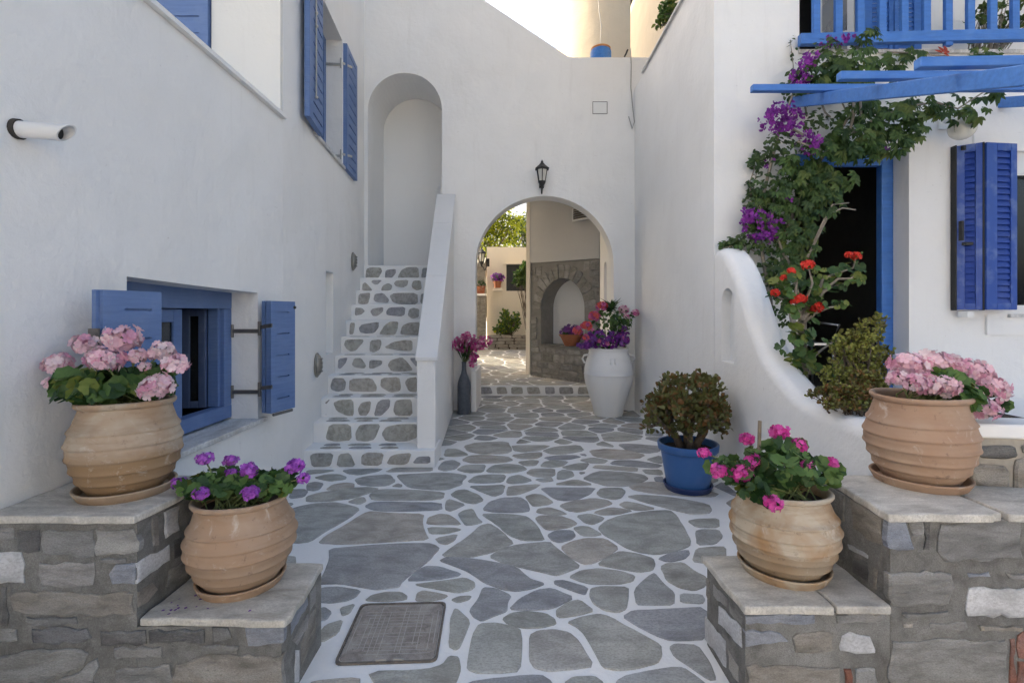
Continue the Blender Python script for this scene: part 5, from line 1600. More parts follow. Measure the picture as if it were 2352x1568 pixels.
geranium('violet geranium in the pinkish pot on the lower left slab', up_(PB[2]), 0.365, 0.2,
    [(470,1055,2.18,21),(530,1058,2.20,18),(532,1086,2.10,16),(570,1081,2.10,23),(575,1131,1.98,22),(463,1133,2.0,20),(413,1110,2.1,20),(677,1070,2.15,22),(698,1098,2.12,16)],
    (F_PURP, F_PURP2), [(520,1108,2.12,72,28,1.0),(610,1112,2.12,52,26,0.6),(455,1118,2.08,38,24,0.35),(650,1110,2.12,30,20,0.3)], 78, 0.032, wts=(4,5,0.5))
geranium('magenta geranium spilling from the bleached pot on the lower right slab', up_(PB[3]), 0.352, 0.2,
    [(1790,993,2.22,24),(1716,1008,2.22,19),(1833,1022,2.18,23),(1852,1068,2.10,18),(1909,1063,2.12,20),(1703,1090,2.02,28),(1728,1062,2.08,24),(1652,1082,2.05,23),(1617,1040,2.1,17),(1776,1155,1.92,24)],
    (F_MAG, F_MAG2), [(1790,1075,2.12,90,50,1.0),(1700,1085,2.08,60,30,0.45),(1875,1085,2.14,62,30,0.5),(1735,1125,2.0,45,30,0.35),(1800,1030,2.2,40,30,0.3),(1660,1075,2.08,30,25,0.15)], 85, 0.034, wts=(4,5,0.4))
geranium('large pink geranium trailing right out of the salmon pot', up_(PB[4]), 0.385, 0.2,
    [(2085,842,2.25,40),(2062,868,2.18,26),(2140,832,2.28,38),(2190,842,2.28,34),(2125,882,2.15,36),(2170,888,2.15,32),(2105,880,2.12,28),(2245,858,2.3,36),(2272,892,2.25,40),(2235,895,2.25,26),(2262,940,2.2,32),(2222,842,2.32,24)],
    (F_PINK, F_PINK2, F_PINKC), [(2190,895,2.22,50,30,0.7),(2210,915,2.15,35,24,0.3),(2305,930,2.2,14,10,0.04),(2140,868,2.25,60,18,0.4)], 70, 0.038)
ste = setp(obj('support_cane', Geo().tube([P(1745,1100,2.18), P(1743,1040,2.18), P(1745,966,2.18)], 0.008, 7), WOOD, None), 'short wooden cane standing among the magenta geraniums', 'cane')

# ------------------------------------------------------------------ blue pot with jade plant
bp = (1.507, 4.29, 0.0)
saucer('dark blue plastic saucer under the blue pot on the paving', (bp[0], bp[1], 0.006), 0.205, BLUE_POTD, 0.05, 'other saucers')
t = thing('blue_pot', 'round blue pot with a jade plant standing by the wing wall', 'plant pot', bp)
g = Geo(); H0 = 0.40
g.lathe([(0.001,0.014),(0.168,0.014),(0.175,0.03),(0.205,0.20),(0.224,0.325),(0.226,0.335),(0.240,0.337),(0.248,0.345),(0.252,0.385),(0.252,0.397),(0.245,0.402),(0.232,0.398),(0.226,0.37),(0.22,0.33)], bp, 56)
obj('body', g, BLUE_POT, t, smooth=True, angle=40)
obj('soil', Geo().disc((bp[0],bp[1],0.345), 0.222, 32), SOIL, t)
jd = thing('jade_plant', 'bushy jade plant with reddish green leaves in the blue pot', 'jade plant', (bp[0], bp[1], 0.345))
tips = []
def grow(g, p, d, L, r, depth, out, spread=0.55, shrinkL=0.74, ngen=2, upb=0.12, seg=6, mat=0):
    q = p + d*L*0.5 + rsph()*L*0.07; e = p + d*L + rsph()*L*0.1
    g.tube([p, q, e], [r, r*0.85, r*0.7], seg, mat)
    out.append((e, d, depth))
    if depth == 0: return
    for k in range(ngen + (rnd.random() < 0.35)):
        nd_ = (d + rsph()*spread + Vector((0,0,upb))).normalized()
        grow(g, e, nd_, L*shrinkL*rnd.uniform(0.8,1.15), r*0.66, depth-1, out, spread, shrinkL, ngen, upb, seg, mat)
g = Geo()
for k in range(6):
    a = k*1.05+0.3
    d = Vector((math.cos(a)*0.55, math.sin(a)*0.55, 0.9)).normalized()
    grow(g, Vector((bp[0]+0.05*math.cos(a), bp[1]+0.05*math.sin(a), 0.33)), d, 0.19, 0.034, 3, tips, 0.75, 0.72, 2, 0.1)
obj('trunks', g, BARKD, jd, smooth=True)
Ms = []; mm = []
jc = P(1580, 935, 4.29)
def jadeclump(c, n, s):
    for _ in range(n):
        d = (rsph()+Vector((0,0,0.35))).normalized()
        p = Vector(c)+d*s*0.25
        M3 = d.to_track_quat('Y', 'Z').to_matrix() @ Matrix.Rotation(rnd.uniform(0,6.28), 3, 'Y')
        Ms.append(trs(p, M3, s*rnd.uniform(0.7,1.1))); mm.append(rnd.choices((0,1), (5,2))[0])
for (e, d, dep) in tips:
    if dep <= 1: jadeclump(e, 9, 0.052)
for _ in range(330):
    d = rsph().normalized()
    if d.z < -0.75: continue
    p = jc + Vector((d.x*0.37, d.y*0.33, d.z*0.29))*rnd.uniform(0.62, 1.0)
    if p.z < 0.47: continue
    jadeclump(p, 7, 0.052)
setp(obj('leaves', Geo().inst(T_JADE, Ms, mm), [L_JADE, L_JADER], jd, fixn=False), kind='stuff')

# ------------------------------------------------------------------ white jar and its flowers
jb_ = (1.42, 7.38, 0.006)
t = thing('white_jar', 'tall white painted oil jar standing right of the passage arch', 'jar', jb_)
jp = [(0.001,0),(0.20,0.0),(0.21,0.02),(0.235,0.14),(0.29,0.32),(0.335,0.46),(0.352,0.56),(0.353,0.60),(0.360,0.61),(0.353,0.62),(0.35,0.68),(0.34,0.75),(0.335,0.76),(0.325,0.80),(0.30,0.88),(0.285,0.93),(0.285,0.955),(0.295,0.97),(0.30,0.985),(0.285,0.99),(0.27,0.975),(0.26,0.9)]
obj('body', Geo().lathe(jp, jb_, 64), JARW, t, smooth=True, angle=50)
for s in (-1, 1):
    a0 = Vector((jb_[0]+s*0.315, jb_[1]-0.02, 0.84)); 
    obj('handle', Geo().tube([a0+Vector((-s*0.02,0,-0.07)), a0+Vector((s*0.045,0,-0.055)), a0+Vector((s*0.07,0,0.0)), a0+Vector((s*0.045,0,0.05)), a0+Vector((-s*0.03,0,0.06))], 0.016, 8), JARW, t, smooth=True)
obj('boss', Geo().tube([(jb_[0]-0.03, jb_[1]-0.325, 0.78), (jb_[0]-0.028, jb_[1]-0.305, 0.86)], 0.012, 7).tube([(jb_[0]+0.03, jb_[1]-0.325, 0.78), (jb_[0]+0.028, jb_[1]-0.305, 0.86)], 0.012, 7), JARW, t, smooth=True)
obj('soil', Geo().disc((jb_[0], jb_[1], 0.93), 0.27, 32), SOIL, t)
jf = thing('jar_flowers', 'coral roses and purple trailing flowers planted in the white jar', 'flowers', (jb_[0], jb_[1], 0.94))
g = Geo(); root = Vector((jb_[0], jb_[1], 0.93)); Ms = []; mm = []
for (u, v, Y, r, mt) in ((1383,703,7.3,13,F_CORAL),(1364,727,7.25,13,F_CORAL),(1347,748,7.2,12,F_CORAL),(1326,760,7.2,12,F_CORAL),(1345,775,7.15,9,F_CORAL),(1432,712,7.4,12,F_ROSE),(1459,719,7.4,10,F_ROSE),(1440,728,7.35,8,F_ROSE)):
    p = P(u, v, Y); stemtube(g, root, p, 0.007)
    flower_head('rose', p, r*0.85*Y/FPX, (mt, F_ROSE if mt is F_CORAL else F_PINK), jf, n=24, fs=0.5, tmpl=T_ROSE)
obj('stems', g, MATS['green_stem'], jf, smooth=True)
for (u, v, Y, rx, ry, n) in ((1400,740,7.38,42,38,130),(1430,735,7.4,28,26,60)):
    c = P(u, v, Y)
    for _ in range(n):
        d = rsph(); p = c+Vector((d.x*rx, d.y*rx, d.z*ry))*(Y/FPX)
        Ms.append(leafmat(p, d+Vector((0,-.4,.5)), 0.075*rnd.uniform(.7,1.2))); mm.append(rnd.choices((0,1),(1,1))[0])
setp(obj('leaves', Geo().inst(T_OV, Ms, mm), [L_GER, L_GERD], jf, fixn=False), kind='stuff')
Ms = []
c = P(1402, 715, 7.4)
for _ in range(34):
    d = (rsph()+Vector((0,0,0.9))).normalized()
    M3 = d.to_track_quat('Y', 'Z').to_matrix()
    Ms.append(trs(c+rsph()*0.05, M3, rnd.uniform(0.16,0.28)))
obj('spiky_leaves', Geo().inst(T_LANCE, Ms), L_GERD, jf, fixn=False)
Ms = []; mm = []
for (u, v, Y, rx, ry, n) in ((1395,780,7.22,52,20,190),(1432,775,7.3,14,26,60),(1345,792,7.12,18,8,60),(1370,770,7.2,20,14,50)):
    c = P(u, v, Y)
    for _ in range(n):
        d = rsph(); p = c+Vector((d.x*rx, d.y*rx*0.5, d.z*ry))*(Y/FPX)
        Ms.append(leafmat(p, d+Vector((0,-.7,.2)), 0.03*rnd.uniform(.7,1.2))); mm.append(rnd.choices((0,1,2,3,4),(4,3,1,1,1.5))[0])
setp(obj('purple_flowers', Geo().inst(T_FLO, Ms, mm), [F_DPURP, F_BOUG2, F_BOUG, F_ROSE, L_GERD], jf, fixn=False), kind='stuff')

# ------------------------------------------------------------------ bottle vase with pink sprays
vb = (-0.717, 7.48, 0.006)
t = thing('bottle_vase', 'tall slate grey bottle shaped vase left of the passage arch', 'vase', vb)
obj('body', Geo().lathe([(0.001,0),(0.088,0),(0.096,0.015),(0.098,0.10),(0.098,0.42),(0.092,0.47),(0.07,0.54),(0.045,0.60),(0.034,0.66),(0.032,0.74),(0.037,0.775),(0.030,0.775),(0.024,0.70)], vb, 40), VASE, t, smooth=True, angle=40)
vf = thing('vase_flowers', 'magenta flower sprays fanning out of the grey bottle vase', 'flowers', (vb[0], vb[1], 0.78))
g = Geo(); Ms = []; mm = []; Ml = []
root = Vector((vb[0], vb[1], 0.76))
for k in range(26):
    e = P(rnd.gauss(1068, 18), rnd.uniform(768, 815), 7.48+rnd.uniform(-.15,.12)) if k < 20 else P(rnd.uniform(1085,1112), rnd.uniform(785,800), 7.4)
    if k >= 24: e = P(rnd.uniform(1080,1097), rnd.uniform(815,835), 7.35)
    m_ = root.lerp(e, 0.5)+Vector((0,0,0.04))
    g.tube([root, m_, e], 0.004, 5)
    for _ in range(22):
        p = e+rsph()*0.07; Ms.append(leafmat(p, rsph()+Vector((0,-.4,.3)), 0.024*rnd.uniform(.7,1.2))); mm.append(rnd.choices((0,1,2),(3,2,1))[0])
    for _ in range(5):
        d = (m_-root).normalized()+rsph()*0.6
        Ml.append(trs(root.lerp(m_, rnd.uniform(.3,1.2)), d.normalized().to_track_quat('Y','Z').to_matrix(), rnd.uniform(.07,.13)))
obj('stems', g, MATS['green_stem'], vf, smooth=True)
setp(obj('blossoms', Geo().inst(T_FLO, Ms, mm), [F_ROSE, F_MAG2, F_PINK2], vf, fixn=False), kind='stuff')
setp(obj('leaves', Geo().inst(T_LANCE, Ml), [L_GERD], vf, fixn=False), kind='stuff')

# ------------------------------------------------------------------ lamps
def lantern(label, c, s, group, wall=True, arm=None):
    """six sided lantern; c = centre of the glass"""
    c = Vector(c)
    t = thing('wall_lantern', label, 'lantern', c-Vector((0,0,0.2*s)), group)
    def hexring(r, z): return [(c.x+r*math.cos(math.pi*k/3+math.pi/6), c.y+r*math.sin(math.pi*k/3+math.pi/6), c.z+z) for k in range(6)]
    g = Geo()
    rings = [(0.115,0.095),(0.120,0.105),(0.085,0.135),(0.050,0.165),(0.030,0.19),(0.018,0.205),(0.022,0.215),(0.012,0.225),(0.002,0.245)]
    V = []; 
    for r, z in rings: V += hexring(r*s, z*s)
    F = [(i*6+k, i*6+(k+1)%6, (i+1)*6+(k+1)%6, (i+1)*6+k) for i in range(len(rings)-1) for k in range(6)]
    F.append(tuple(range(5,-1,-1))); g.add(V, F); obj('roof', g, IRON, t)
    g = Geo()
    top, bot = hexring(0.085*s, 0.095*s), hexring(0.055*s, -0.085*s)
    for k in range(6): g.tube([bot[k], top[k]], 0.007*s, 5)
    for ring in (top, bot):
        for k in range(6): g.tube([ring[k], ring[(k+1)%6]], 0.006*s, 5)
    obj('cage', g, IRON, t)
    GL = MATS.get('frosted_glass') or m_plain('frosted_glass', (0.62,0.62,0.58), 0.25, var=0.1)
    for k in range(6):
        q = [Vector(bot[k]), Vector(bot[(k+1)%6]), Vector(top[(k+1)%6]), Vector(top[k])]
        m_ = sum(q, Vector())/4; q = [m_+(p-m_)*0.93+(c-m_).normalized()*0.004 for p in q]
        obj('glass_pane', Geo().add(q, [(0,1,2,3)]), GL, t)
    g = Geo(); g.lathe([(0.001,-0.20),(0.014,-0.195),(0.018,-0.18),(0.014,-0.165),(0.03,-0.145),(0.048,-0.115),(0.058,-0.088)], c, 16) if False else g.lathe([(0.001*s,-0.20*s),(0.014*s,-0.195*s),(0.018*s,-0.18*s),(0.014*s,-0.165*s),(0.03*s,-0.145*s),(0.048*s,-0.115*s),(0.058*s,-0.088*s)], c, 16)
    obj('base_cup', g, IRON, t, smooth=True)
    if arm is not None:
        a = Vector(arm)
        obj('bracket', Geo().tube([c+Vector((0,0,-0.15*s)), c.lerp(a,0.5)+Vector((0,0,-0.22*s)), a+Vector((0,0,-0.06*s)), a], 0.012*s, 7).obox(a, (0.035*s,0,0), (0,0.012*s,0), (0,0,0.09*s)), IRON, t)
    return t
lc = P(1245, 404, 7.60)
lantern('black iron lantern on the white wall above the passage arch', lc, 1.0, 'black lanterns', arm=(lc.x, 7.742, lc.z-0.06))
lc2 = P(1106, 592, 13.85)
lantern('small black lantern seen through the arch above the rear stone wall', lc2, 1.25, 'black lanterns', arm=(lc2.x+0.16, 14.18, lc2.z-0.1))
def bulkhead(label, a_, z):
    c = far(a_, z, -0.03)
    t = thing('bulkhead_lamp', label, 'wall lamp', c, 'oval metal lamps along the stair wall')
    g = Geo(); g.ball((0,0,0), 1, 1, 1, 20, 12)
    g.v = [tuple(far(a_+x*0.075, z+zz*0.115, -0.015-abs(0.05*(y if y > 0 else y*0.1)))) for x, y, zz in g.v]
    obj('body', g, BRONZE, t, smooth=True)
    for k in range(4):
        zz = z-0.066+0.044*k; w = 0.062*math.sqrt(max(0.05, 1-((zz-z)/0.115)**2))
        obj('rib', Geo().tube([far(a_-w, zz, -0.030), far(a_-w*.5, zz, -0.058), far(a_, zz, -0.066), far(a_+w*.5, zz, -0.058), far(a_+w, zz, -0.030)], 0.005, 6), STEEL, t, smooth=True)
    obj('rim', Geo().tube([far(a_+0.082*math.cos(q*math.pi/12), z+0.122*math.sin(q*math.pi/12), -0.012) for q in range(25)], 0.009, 6), BRONZE, t, smooth=True)
bulkhead('oval metal lamp on the stair wall near the top step', aY(6.93), 2.22)
bulkhead('oval metal lamp on the wall beside the lower steps', aY(5.257), 0.96)
# lamp inside the alcove
t = thing('alcove_lamp', 'small caged lamp high inside the arched stair alcove', 'wall lamp', P(882, 212, 8.35))
c = P(882, 214, 8.35)
obj('mount', Geo().lathe([(0.001,0.10),(0.075,0.10),(0.075,0.07),(0.05,0.045),(0.001,0.045)], c, 20), STEEL, t, smooth=True, angle=40)
obj('glass', Geo().ball(c+Vector((0,0,-0.02)), 0.045, 0.045, 0.075), MATS['frosted_glass'], t, smooth=True)
g = Geo()
for k in range(6):
    a = k*math.pi/3; g.tube([c+Vector((0.06*math.cos(a)*f, 0.06*math.sin(a)*f, z)) for f, z in ((1,0.05),(1.05,-0.03),(0.7,-0.09),(0.0,-0.115))], 0.005, 5)
obj('cage', g, STEEL, t)
# globe lamp on the right house
gc_ = P(2210, 294, 4.50)
t = thing('globe_lamp', 'white globe lamp on the right house half hidden by creeper leaves', 'wall lamp', gc_)
obj('globe', Geo().ball(gc_, 0.105, nu=28, nv=16), m_plain('milk_glass', (0.72,0.70,0.62), 0.2, var=0.05), t, smooth=True)
obj('arm', Geo().tube([gc_+Vector((0,0,0.09)), gc_+Vector((0,0.02,0.14)), Vector((gc_.x, FY-0.005, gc_.z+0.13))], 0.016, 8).obox((gc_.x, FY-0.012, gc_.z+0.12), (0.045,0,0), (0,0.01,0), (0,0,0.06)), WPAINT, t, smooth=True, angle=40)
# cables
setp(obj('lamp_cable', Geo().tube([P(2237,270,4.70), P(2237.5,300,4.70), P(2237,333,4.70)], 0.006, 6), WPAINT, None), 'thin white cable running down beside the globe lamp', 'cable')
setp(obj('corner_cable', Geo().tube([P(1448,112,7.70), P(1450,150,7.72), P(1449,200,7.72), P(1453,245,7.71), P(1457,280,7.70), P(1452,296,7.71), P(1444,268,7.73)], 0.008, 6), m_plain('grey_cable', (0.40,0.39,0.37), 0.6), None), 'grey cable hanging in the corner right of the arched wall', 'cable')
setp(obj('tower_wire', Geo().tube([P(1374,-10,11.6), P(1376,25,11.6), P(1381,60,11.6), P(1379,100,11.6)], 0.011, 6), MATS['grey_cable'], None), 'thin wire running down the sunlit cream tower', 'cable')
setp(obj('iron_hook', Geo().tube([P(1434,131,7.9), P(1438,124,7.9), P(1442,114,7.88)], 0.014, 6), IRON, None), 'short iron hook on the parapet corner beside the roof pot', 'hook')
# roof pot
rc = P(1380, 133, 7.98); rc.z = 5.462
t = thing('roof_pot', 'peeling blue pot with an orange rim on the flat parapet', 'plant pot', rc)
obj('body', Geo().lathe([(0.001,0),(0.150,0.0),(0.158,0.02),(0.165,0.10),(0.165,0.19),(0.155,0.22),(0.14,0.225)], rc, 32), BLUE_ROOF, t, smooth=True, angle=40)
obj('rim', Geo().lathe([(0.14,0.215),(0.158,0.222),(0.155,0.25),(0.14,0.262),(0.12,0.262),(0.12,0.2)], rc, 32), m_terra('orange_rim', (0.52,0.20,0.06), (0.55,0.28,0.12), (0.3,0.12,0.05)), t, smooth=True, angle=40)
obj('soil', Geo().disc(rc+Vector((0,0,0.21)), 0.125, 24), SOIL, t)
# ------------------------------------------------------------------ climbers on the right house
def vpt(u, v, Y): return P(u, v, Y)
cr = thing('creeper', 'leafy green creeper climbing over the blue door and pergola', 'creeper', (2.45, 4.55, 0.83))
g = Geo()
def vine_path(pts, r0, r1, mat=0):
    q = [vpt(*p) for p in pts]
    n = len(q); g.tube(q, [r0+(r1-r0)*i/(n-1) for i in range(n)], 6, mat)
for pts, r0, r1 in (
    ([(1838,840,4.2),(1822,740,4.35),(1800,640,4.5),(1795,560,4.58),(1830,470,4.58),(1862,400,4.58),(1900,345,4.5),(1935,320,4.45)], 0.028, 0.014),
    ([(1852,840,4.25),(1840,760,4.35),(1836,690,4.45),(1815,610,4.5),(1770,520,4.55),(1780,440,4.55)], 0.022, 0.010),
    ([(1900,345,4.5),(1962,250,4.45),(1968,220,4.4),(1955,150,4.35)], 0.014, 0.008),
    ([(1935,320,4.45),(2000,280,4.4),(2080,245,4.38),(2150,235,4.35),(2200,250,4.35),(2270,205,4.3)], 0.014, 0.006),
    ([(1851,232,4.4),(1858,210,4.4),(1856,200,4.4)], 0.012, 0.010), ([(1848,236,4.5),(1853,268,4.5)], 0.012, 0.008),
    ([(1810,290,4.4),(1845,310,4.38),(1832,325,4.38),(1885,345,4.36)], 0.011, 0.008),
    ([(1888,240,4.45),(1895,258,4.45),(1908,270,4.45)], 0.010, 0.007), ([(1936,232,4.42),(1925,215,4.42),(1945,260,4.42)], 0.010, 0.007),
    ([(1855,590,4.4),(1890,520,4.38),(1905,490,4.38),(1935,478,4.36),(1965,482,4.36)], 0.011, 0.006),
    ([(1870,555,4.38),(1895,500,4.36),(1912,470,4.36),(1950,466,4.34)], 0.010, 0.005),
    ([(1960,215,4.38),(1962,260,4.4),(1952,300,4.42)], 0.016, 0.010), ([(1975,215,4.38),(1978,262,4.4),(1966,305,4.42)], 0.012, 0.008),
    ([(2040,120,4.62),(2100,122,4.62),(2150,128,4.62),(2230,133,4.62),(2300,130,4.62),(2360,128,4.6)], 0.007, 0.006),
    ([(1735,380,4.64),(1722,420,4.64),(1728,470,4.64),(1735,520,4.62)], 0.006, 0.004)):
    vine_path(pts, r0, r1)
obj('stems', g, BARK, cr, smooth=True)
blobs = [(1960,150,4.38,62,38,60),(1900,160,4.42,52,42,50),(2045,150,4.42,45,26,28),(1990,92,4.45,26,30,18),(1880,200,4.42,45,25,25),(1950,190,4.40,55,18,28),
 (1990,262,4.38,52,44,52),(2060,268,4.36,52,42,44),(2120,250,4.36,42,28,24),(2168,240,4.34,32,24,16),(2225,258,4.32,34,18,16),(2270,210,4.30,22,16,9),(2110,225,4.36,30,16,10),
 (1905,345,4.44,62,40,56),(1960,318,4.40,60,40,50),(2045,318,4.38,48,34,36),(2095,300,4.36,24,36,16),(1990,345,4.42,40,28,24),
 (1830,392,4.50,55,45,55),(1880,420,4.48,58,48,60),(1800,450,4.54,52,48,52),(1930,415,4.46,34,30,20),(1900,470,4.46,40,30,24),(1860,470,4.5,40,40,34),
 (1770,500,4.56,48,44,44),(1835,520,4.52,48,46,50),(1800,570,4.54,46,44,44),(1850,560,4.5,30,40,24),(1870,490,4.46,24,24,10),(1735,520,4.58,26,26,16),(1790,620,4.52,34,34,24),(1840,640,4.48,26,40,20),
 (1730,440,4.62,20,36,12),(1742,365,4.62,24,26,8),(1690,560,4.60,28,16,10),(2080,118,4.6,40,10,10),(2205,130,4.6,40,10,8),(2270,118,4.6,30,16,10),(2070,190,4.4,24,8,7)]
Ms = []; mm = []
for (u, v, Y, rx, ry, n) in blobs:
    c = P(u, v, Y)
    for _ in range(int(n*0.95)):
        d = rsph(); p = c + Vector((d.x*rx*Y/FPX, d.y*0.16, d.z*ry*Y/FPX))
        if p.y > FY-0.03: p.y = FY-0.03-rnd.random()*0.08
        nrm = Vector((rnd.uniform(-.5,.5), -1.0, rnd.uniform(-0.1, 0.9)))
        M3 = rot_to(nrm, math.pi+rnd.gauss(0, 0.7))
        Ms.append(trs(p, M3, rnd.uniform(0.05, 0.115) if v < 420 else rnd.uniform(0.045, 0.095))); mm.append(rnd.choices((0,1,2),(5,4,1.4))[0])
setp(obj('leaves', Geo().inst(T_PALM, Ms, mm), [L_VINE, L_VINE2, L_VINE3], cr, fixn=False), kind='stuff')
obj('red_leaf', Geo().inst(T_PALM, [leafmat(P(2168,122,4.58), (0,-1,.3), 0.11, jitter=.1)]), m_leaf('autumn_leaf', (0.42,0.05,0.03), (0.5,0.10,0.05)), cr, fixn=False)

bo_ = thing('bougainvillea', 'purple bougainvillea scrambling up the white wall beside the door', 'bougainvillea', (2.3, 4.6, 0.83))
g = Geo()
for pts, r0, r1 in (([(1800,850,4.3),(1775,760,4.45),(1768,680,4.55),(1752,590,4.58),(1740,500,4.58),(1765,400,4.58),(1790,300,4.5),(1820,220,4.45),(1850,150,4.42),(1905,110,4.42)], 0.024, 0.006),
    ([(1752,590,4.58),(1705,560,4.62),(1660,570,4.64)], 0.008, 0.004), ([(1790,300,4.5),(1770,270,4.44)], 0.006, 0.004), ([(1820,220,4.5),(1822,150,4.66),(1815,92,4.67)], 0.005, 0.003),
    ([(1745,480,4.62),(1730,430,4.65),(1742,380,4.66),(1765,345,4.64)], 0.006, 0.003)):
    q = [P(*p) for p in pts]; n = len(q); g.tube(q, [r0+(r1-r0)*i/(n-1) for i in range(n)], 6)
obj('stems', g, BARK, bo_, smooth=True)
Ms = []; mm = []
for (u, v, Y, rx, ry, n) in ((1800,262,4.44,40,26,95),(1775,275,4.44,26,28,60),(1812,290,4.42,28,22,45),(1868,332,4.40,20,24,32),(1850,315,4.42,16,12,16),(1862,140,4.38,20,15,40),(1833,172,4.42,18,18,34),(1850,185,4.42,14,16,22),(1832,190,4.44,14,10,14),(1915,96,4.42,20,9,24),(1940,92,4.42,10,6,10),
  (1742,502,4.50,34,16,46),(1715,505,4.54,14,24,32),(1760,532,4.50,24,18,40),(1775,520,4.48,14,14,16),(1738,545,4.5,18,12,18),(1800,460,4.5,14,10,6),(1770,372,4.5,8,8,5),(2040,348,4.34,16,6,6)):
    c = P(u, v, Y)
    for _ in range(n):
        d = rsph()*rnd.uniform(.7,1.35); p = c + Vector((d.x*rx*Y/FPX, d.y*0.09, d.z*ry*Y/FPX))
        if rnd.random() < 0.42: continue
        Ms.append(leafmat(p, d+Vector((0,-.8,.2)), rnd.uniform(0.018,0.034))); mm.append(rnd.choices((0,1),(3,1.3))[0])
setp(obj('bracts', Geo().inst(T_BRACT, Ms, mm), [F_BOUG, F_BOUG2], bo_, fixn=False), kind='stuff')
Ms = []; mm = []
for (u, v, Y, rx, ry, n) in ((1795,330,4.48,38,36,90),(1770,430,4.56,40,50,90),(1735,470,4.6,28,50,70),(1740,550,4.56,50,36,110),(1690,560,4.6,34,14,40),(1770,620,4.52,30,50,80),(1850,170,4.45,36,44,70),(1825,200,4.46,24,30,40),(1760,355,4.62,26,20,26),(1735,380,4.64,16,20,16),(1722,430,4.64,14,24,18),(1820,110,4.66,8,26,10),(1880,280,4.46,50,26,60),(1900,110,4.44,36,18,40),(1790,700,4.45,24,60,70)):
    c = P(u, v, Y)
    for _ in range(n):
        d = rsph(); p = c + Vector((d.x*rx*Y/FPX, d.y*0.1, d.z*ry*Y/FPX))
        if p.y > FY-0.02: p.y = FY-0.02-rnd.random()*0.05
        Ms.append(leafmat(p, d+Vector((0,-.8,.5)), rnd.uniform(0.035,0.06))); mm.append(rnd.choices((0,1),(3,1))[0])
setp(obj('leaves', Geo().inst(T_OV, Ms, mm), [L_BOUG, L_VINE], bo_, fixn=False), kind='stuff')

# ---- red geranium bush
rg = thing('red_geranium', 'leggy red flowered geranium bush in front of the dark doorway', 'geranium', P(1850, 860, 3.75))
g = Geo(); base = P(1848, 860, 3.75); base.z = 0.83
hub = P(1842, 735, 3.72)
g.tube([base, hub], [0.03, 0.03], 7)
ends = []
for pts in ([(1842,735),(1815,700),(1800,660),(1785,650)],[(1842,735),(1826,690),(1830,640),(1812,628)],[(1842,735),(1855,680),(1866,650),(1857,612)],[(1845,735),(1880,680),(1905,662),(1940,650)],[(1845,735),(1875,685),(1890,640),(1930,625),(1960,615),(1966,590)],[(1842,735),(1860,690),(1876,707)],[(1845,740),(1880,715),(1905,706),(1935,702)],[(1842,735),(1838,690)],[(1842,735),(1800,690),(1780,676)],[(1846,735),(1890,670),(1925,640),(1955,640),(1975,620)],[(1860,860),(1872,815),(1905,790),(1920,782)]):
    q = [P(u, v, 3.72-0.1*rnd.random()) for u, v in pts]
    n = len(q); g.tube(q, [0.014-0.009*i/(n-1) for i in range(n)], 6); ends.append(q)
obj('branches', g, BARK, rg, smooth=True)
for (u, v, r) in ((1950,585,8),(1968,588,9),(1856,608,12),(1817,624,9),(1801,638,8),(1780,672,9),(1838,686,13),(1876,706,12),(1826,690,8)):
    flower_head('flower_head', P(u, v, 3.6), r*3.6/FPX, (F_RED,), rg, n=16, fs=0.6)
Ms = []; mm = []
for q in ends:
    for i in range(1, len(q)):
        for _ in range(4):
            p = q[i-1].lerp(q[i], rnd.uniform(0.3,1.1))+rsph()*0.06
            Ms.append(leafmat(p, rsph()+Vector((0,-.6,.6)), rnd.uniform(0.02,0.038))); mm.append(rnd.choices((0,1,2),(4,3,2))[0])
for (u, v, rx, ry, n, s) in ((1832,795,36,36,18,0.045),(1835,770,28,22,10,0.045),(1925,855,12,26,7,0.045),(1815,640,30,24,14,0.032),(1800,680,26,36,14,0.032),(1880,640,24,16,5,0.026),(1920,625,28,14,10,0.026),(1968,635,18,20,12,0.026),(1840,840,30,30,14,0.04),(1935,700,16,10,7,0.026),(1815,700,22,40,12,0.032)):
    c = P(u, v, 3.66)
    for _ in range(n):
        d = rsph(); p = c+Vector((d.x*rx, d.y*rx, d.z*ry))*(3.66/FPX)
        Ms.append(leafmat(p, d+Vector((0,-.8,.5)), s*rnd.uniform(.7,1.2))); mm.append(rnd.choices((0,1,2),(4,3,2) if v < 760 else (2,1,3))[0])
setp(obj('leaves', Geo().inst(T_GER, Ms, mm), [L_GER, L_GERD, L_GER2], rg, fixn=False), kind='stuff')

# ---- yellow green succulent bush and low stonecrop
def bush(name, label, cat, base, blobs, mats, wts, tmpl, size, nb=26, bark=BARKD, hub_r=0.02):
    t = thing(name, label, cat, base)
    g = Geo(); Ms = []; mm = []
    for (u, v, Y, rx, ry, n) in blobs:
        c = P(u, v, Y)
        for _ in range(n):
            d = rsph(); p = c+Vector((d.x*rx, d.y*rx, d.z*ry))*(Y/FPX)
            for _k in range(6):
                dd = (rsph()+Vector((0,0,.5))).normalized()
                M3 = dd.to_track_quat('Y','Z').to_matrix() @ Matrix.Rotation(rnd.uniform(0,6.28), 3, 'Y')
                Ms.append(trs(p+rsph()*size*0.5, M3, size*rnd.uniform(.6,1.1))); mm.append(rnd.choices(range(len(mats)), wts)[0])
            if rnd.random() < nb/100:
                b = Vector(base)+Vector((rnd.uniform(-.1,.1), rnd.uniform(-.1,.1), 0)); m_ = b.lerp(p, .55)+rsph()*0.04
                g.tube([b, m_, p], [0.009, 0.006, 0.003], 5)
    obj('twigs', g, bark, t, smooth=True)
    setp(obj('leaves', Geo().inst(tmpl, Ms, mm), mats, t, fixn=False), kind='stuff')
    return t
bb = P(1975, 900, 3.3); bb.z = 0.83
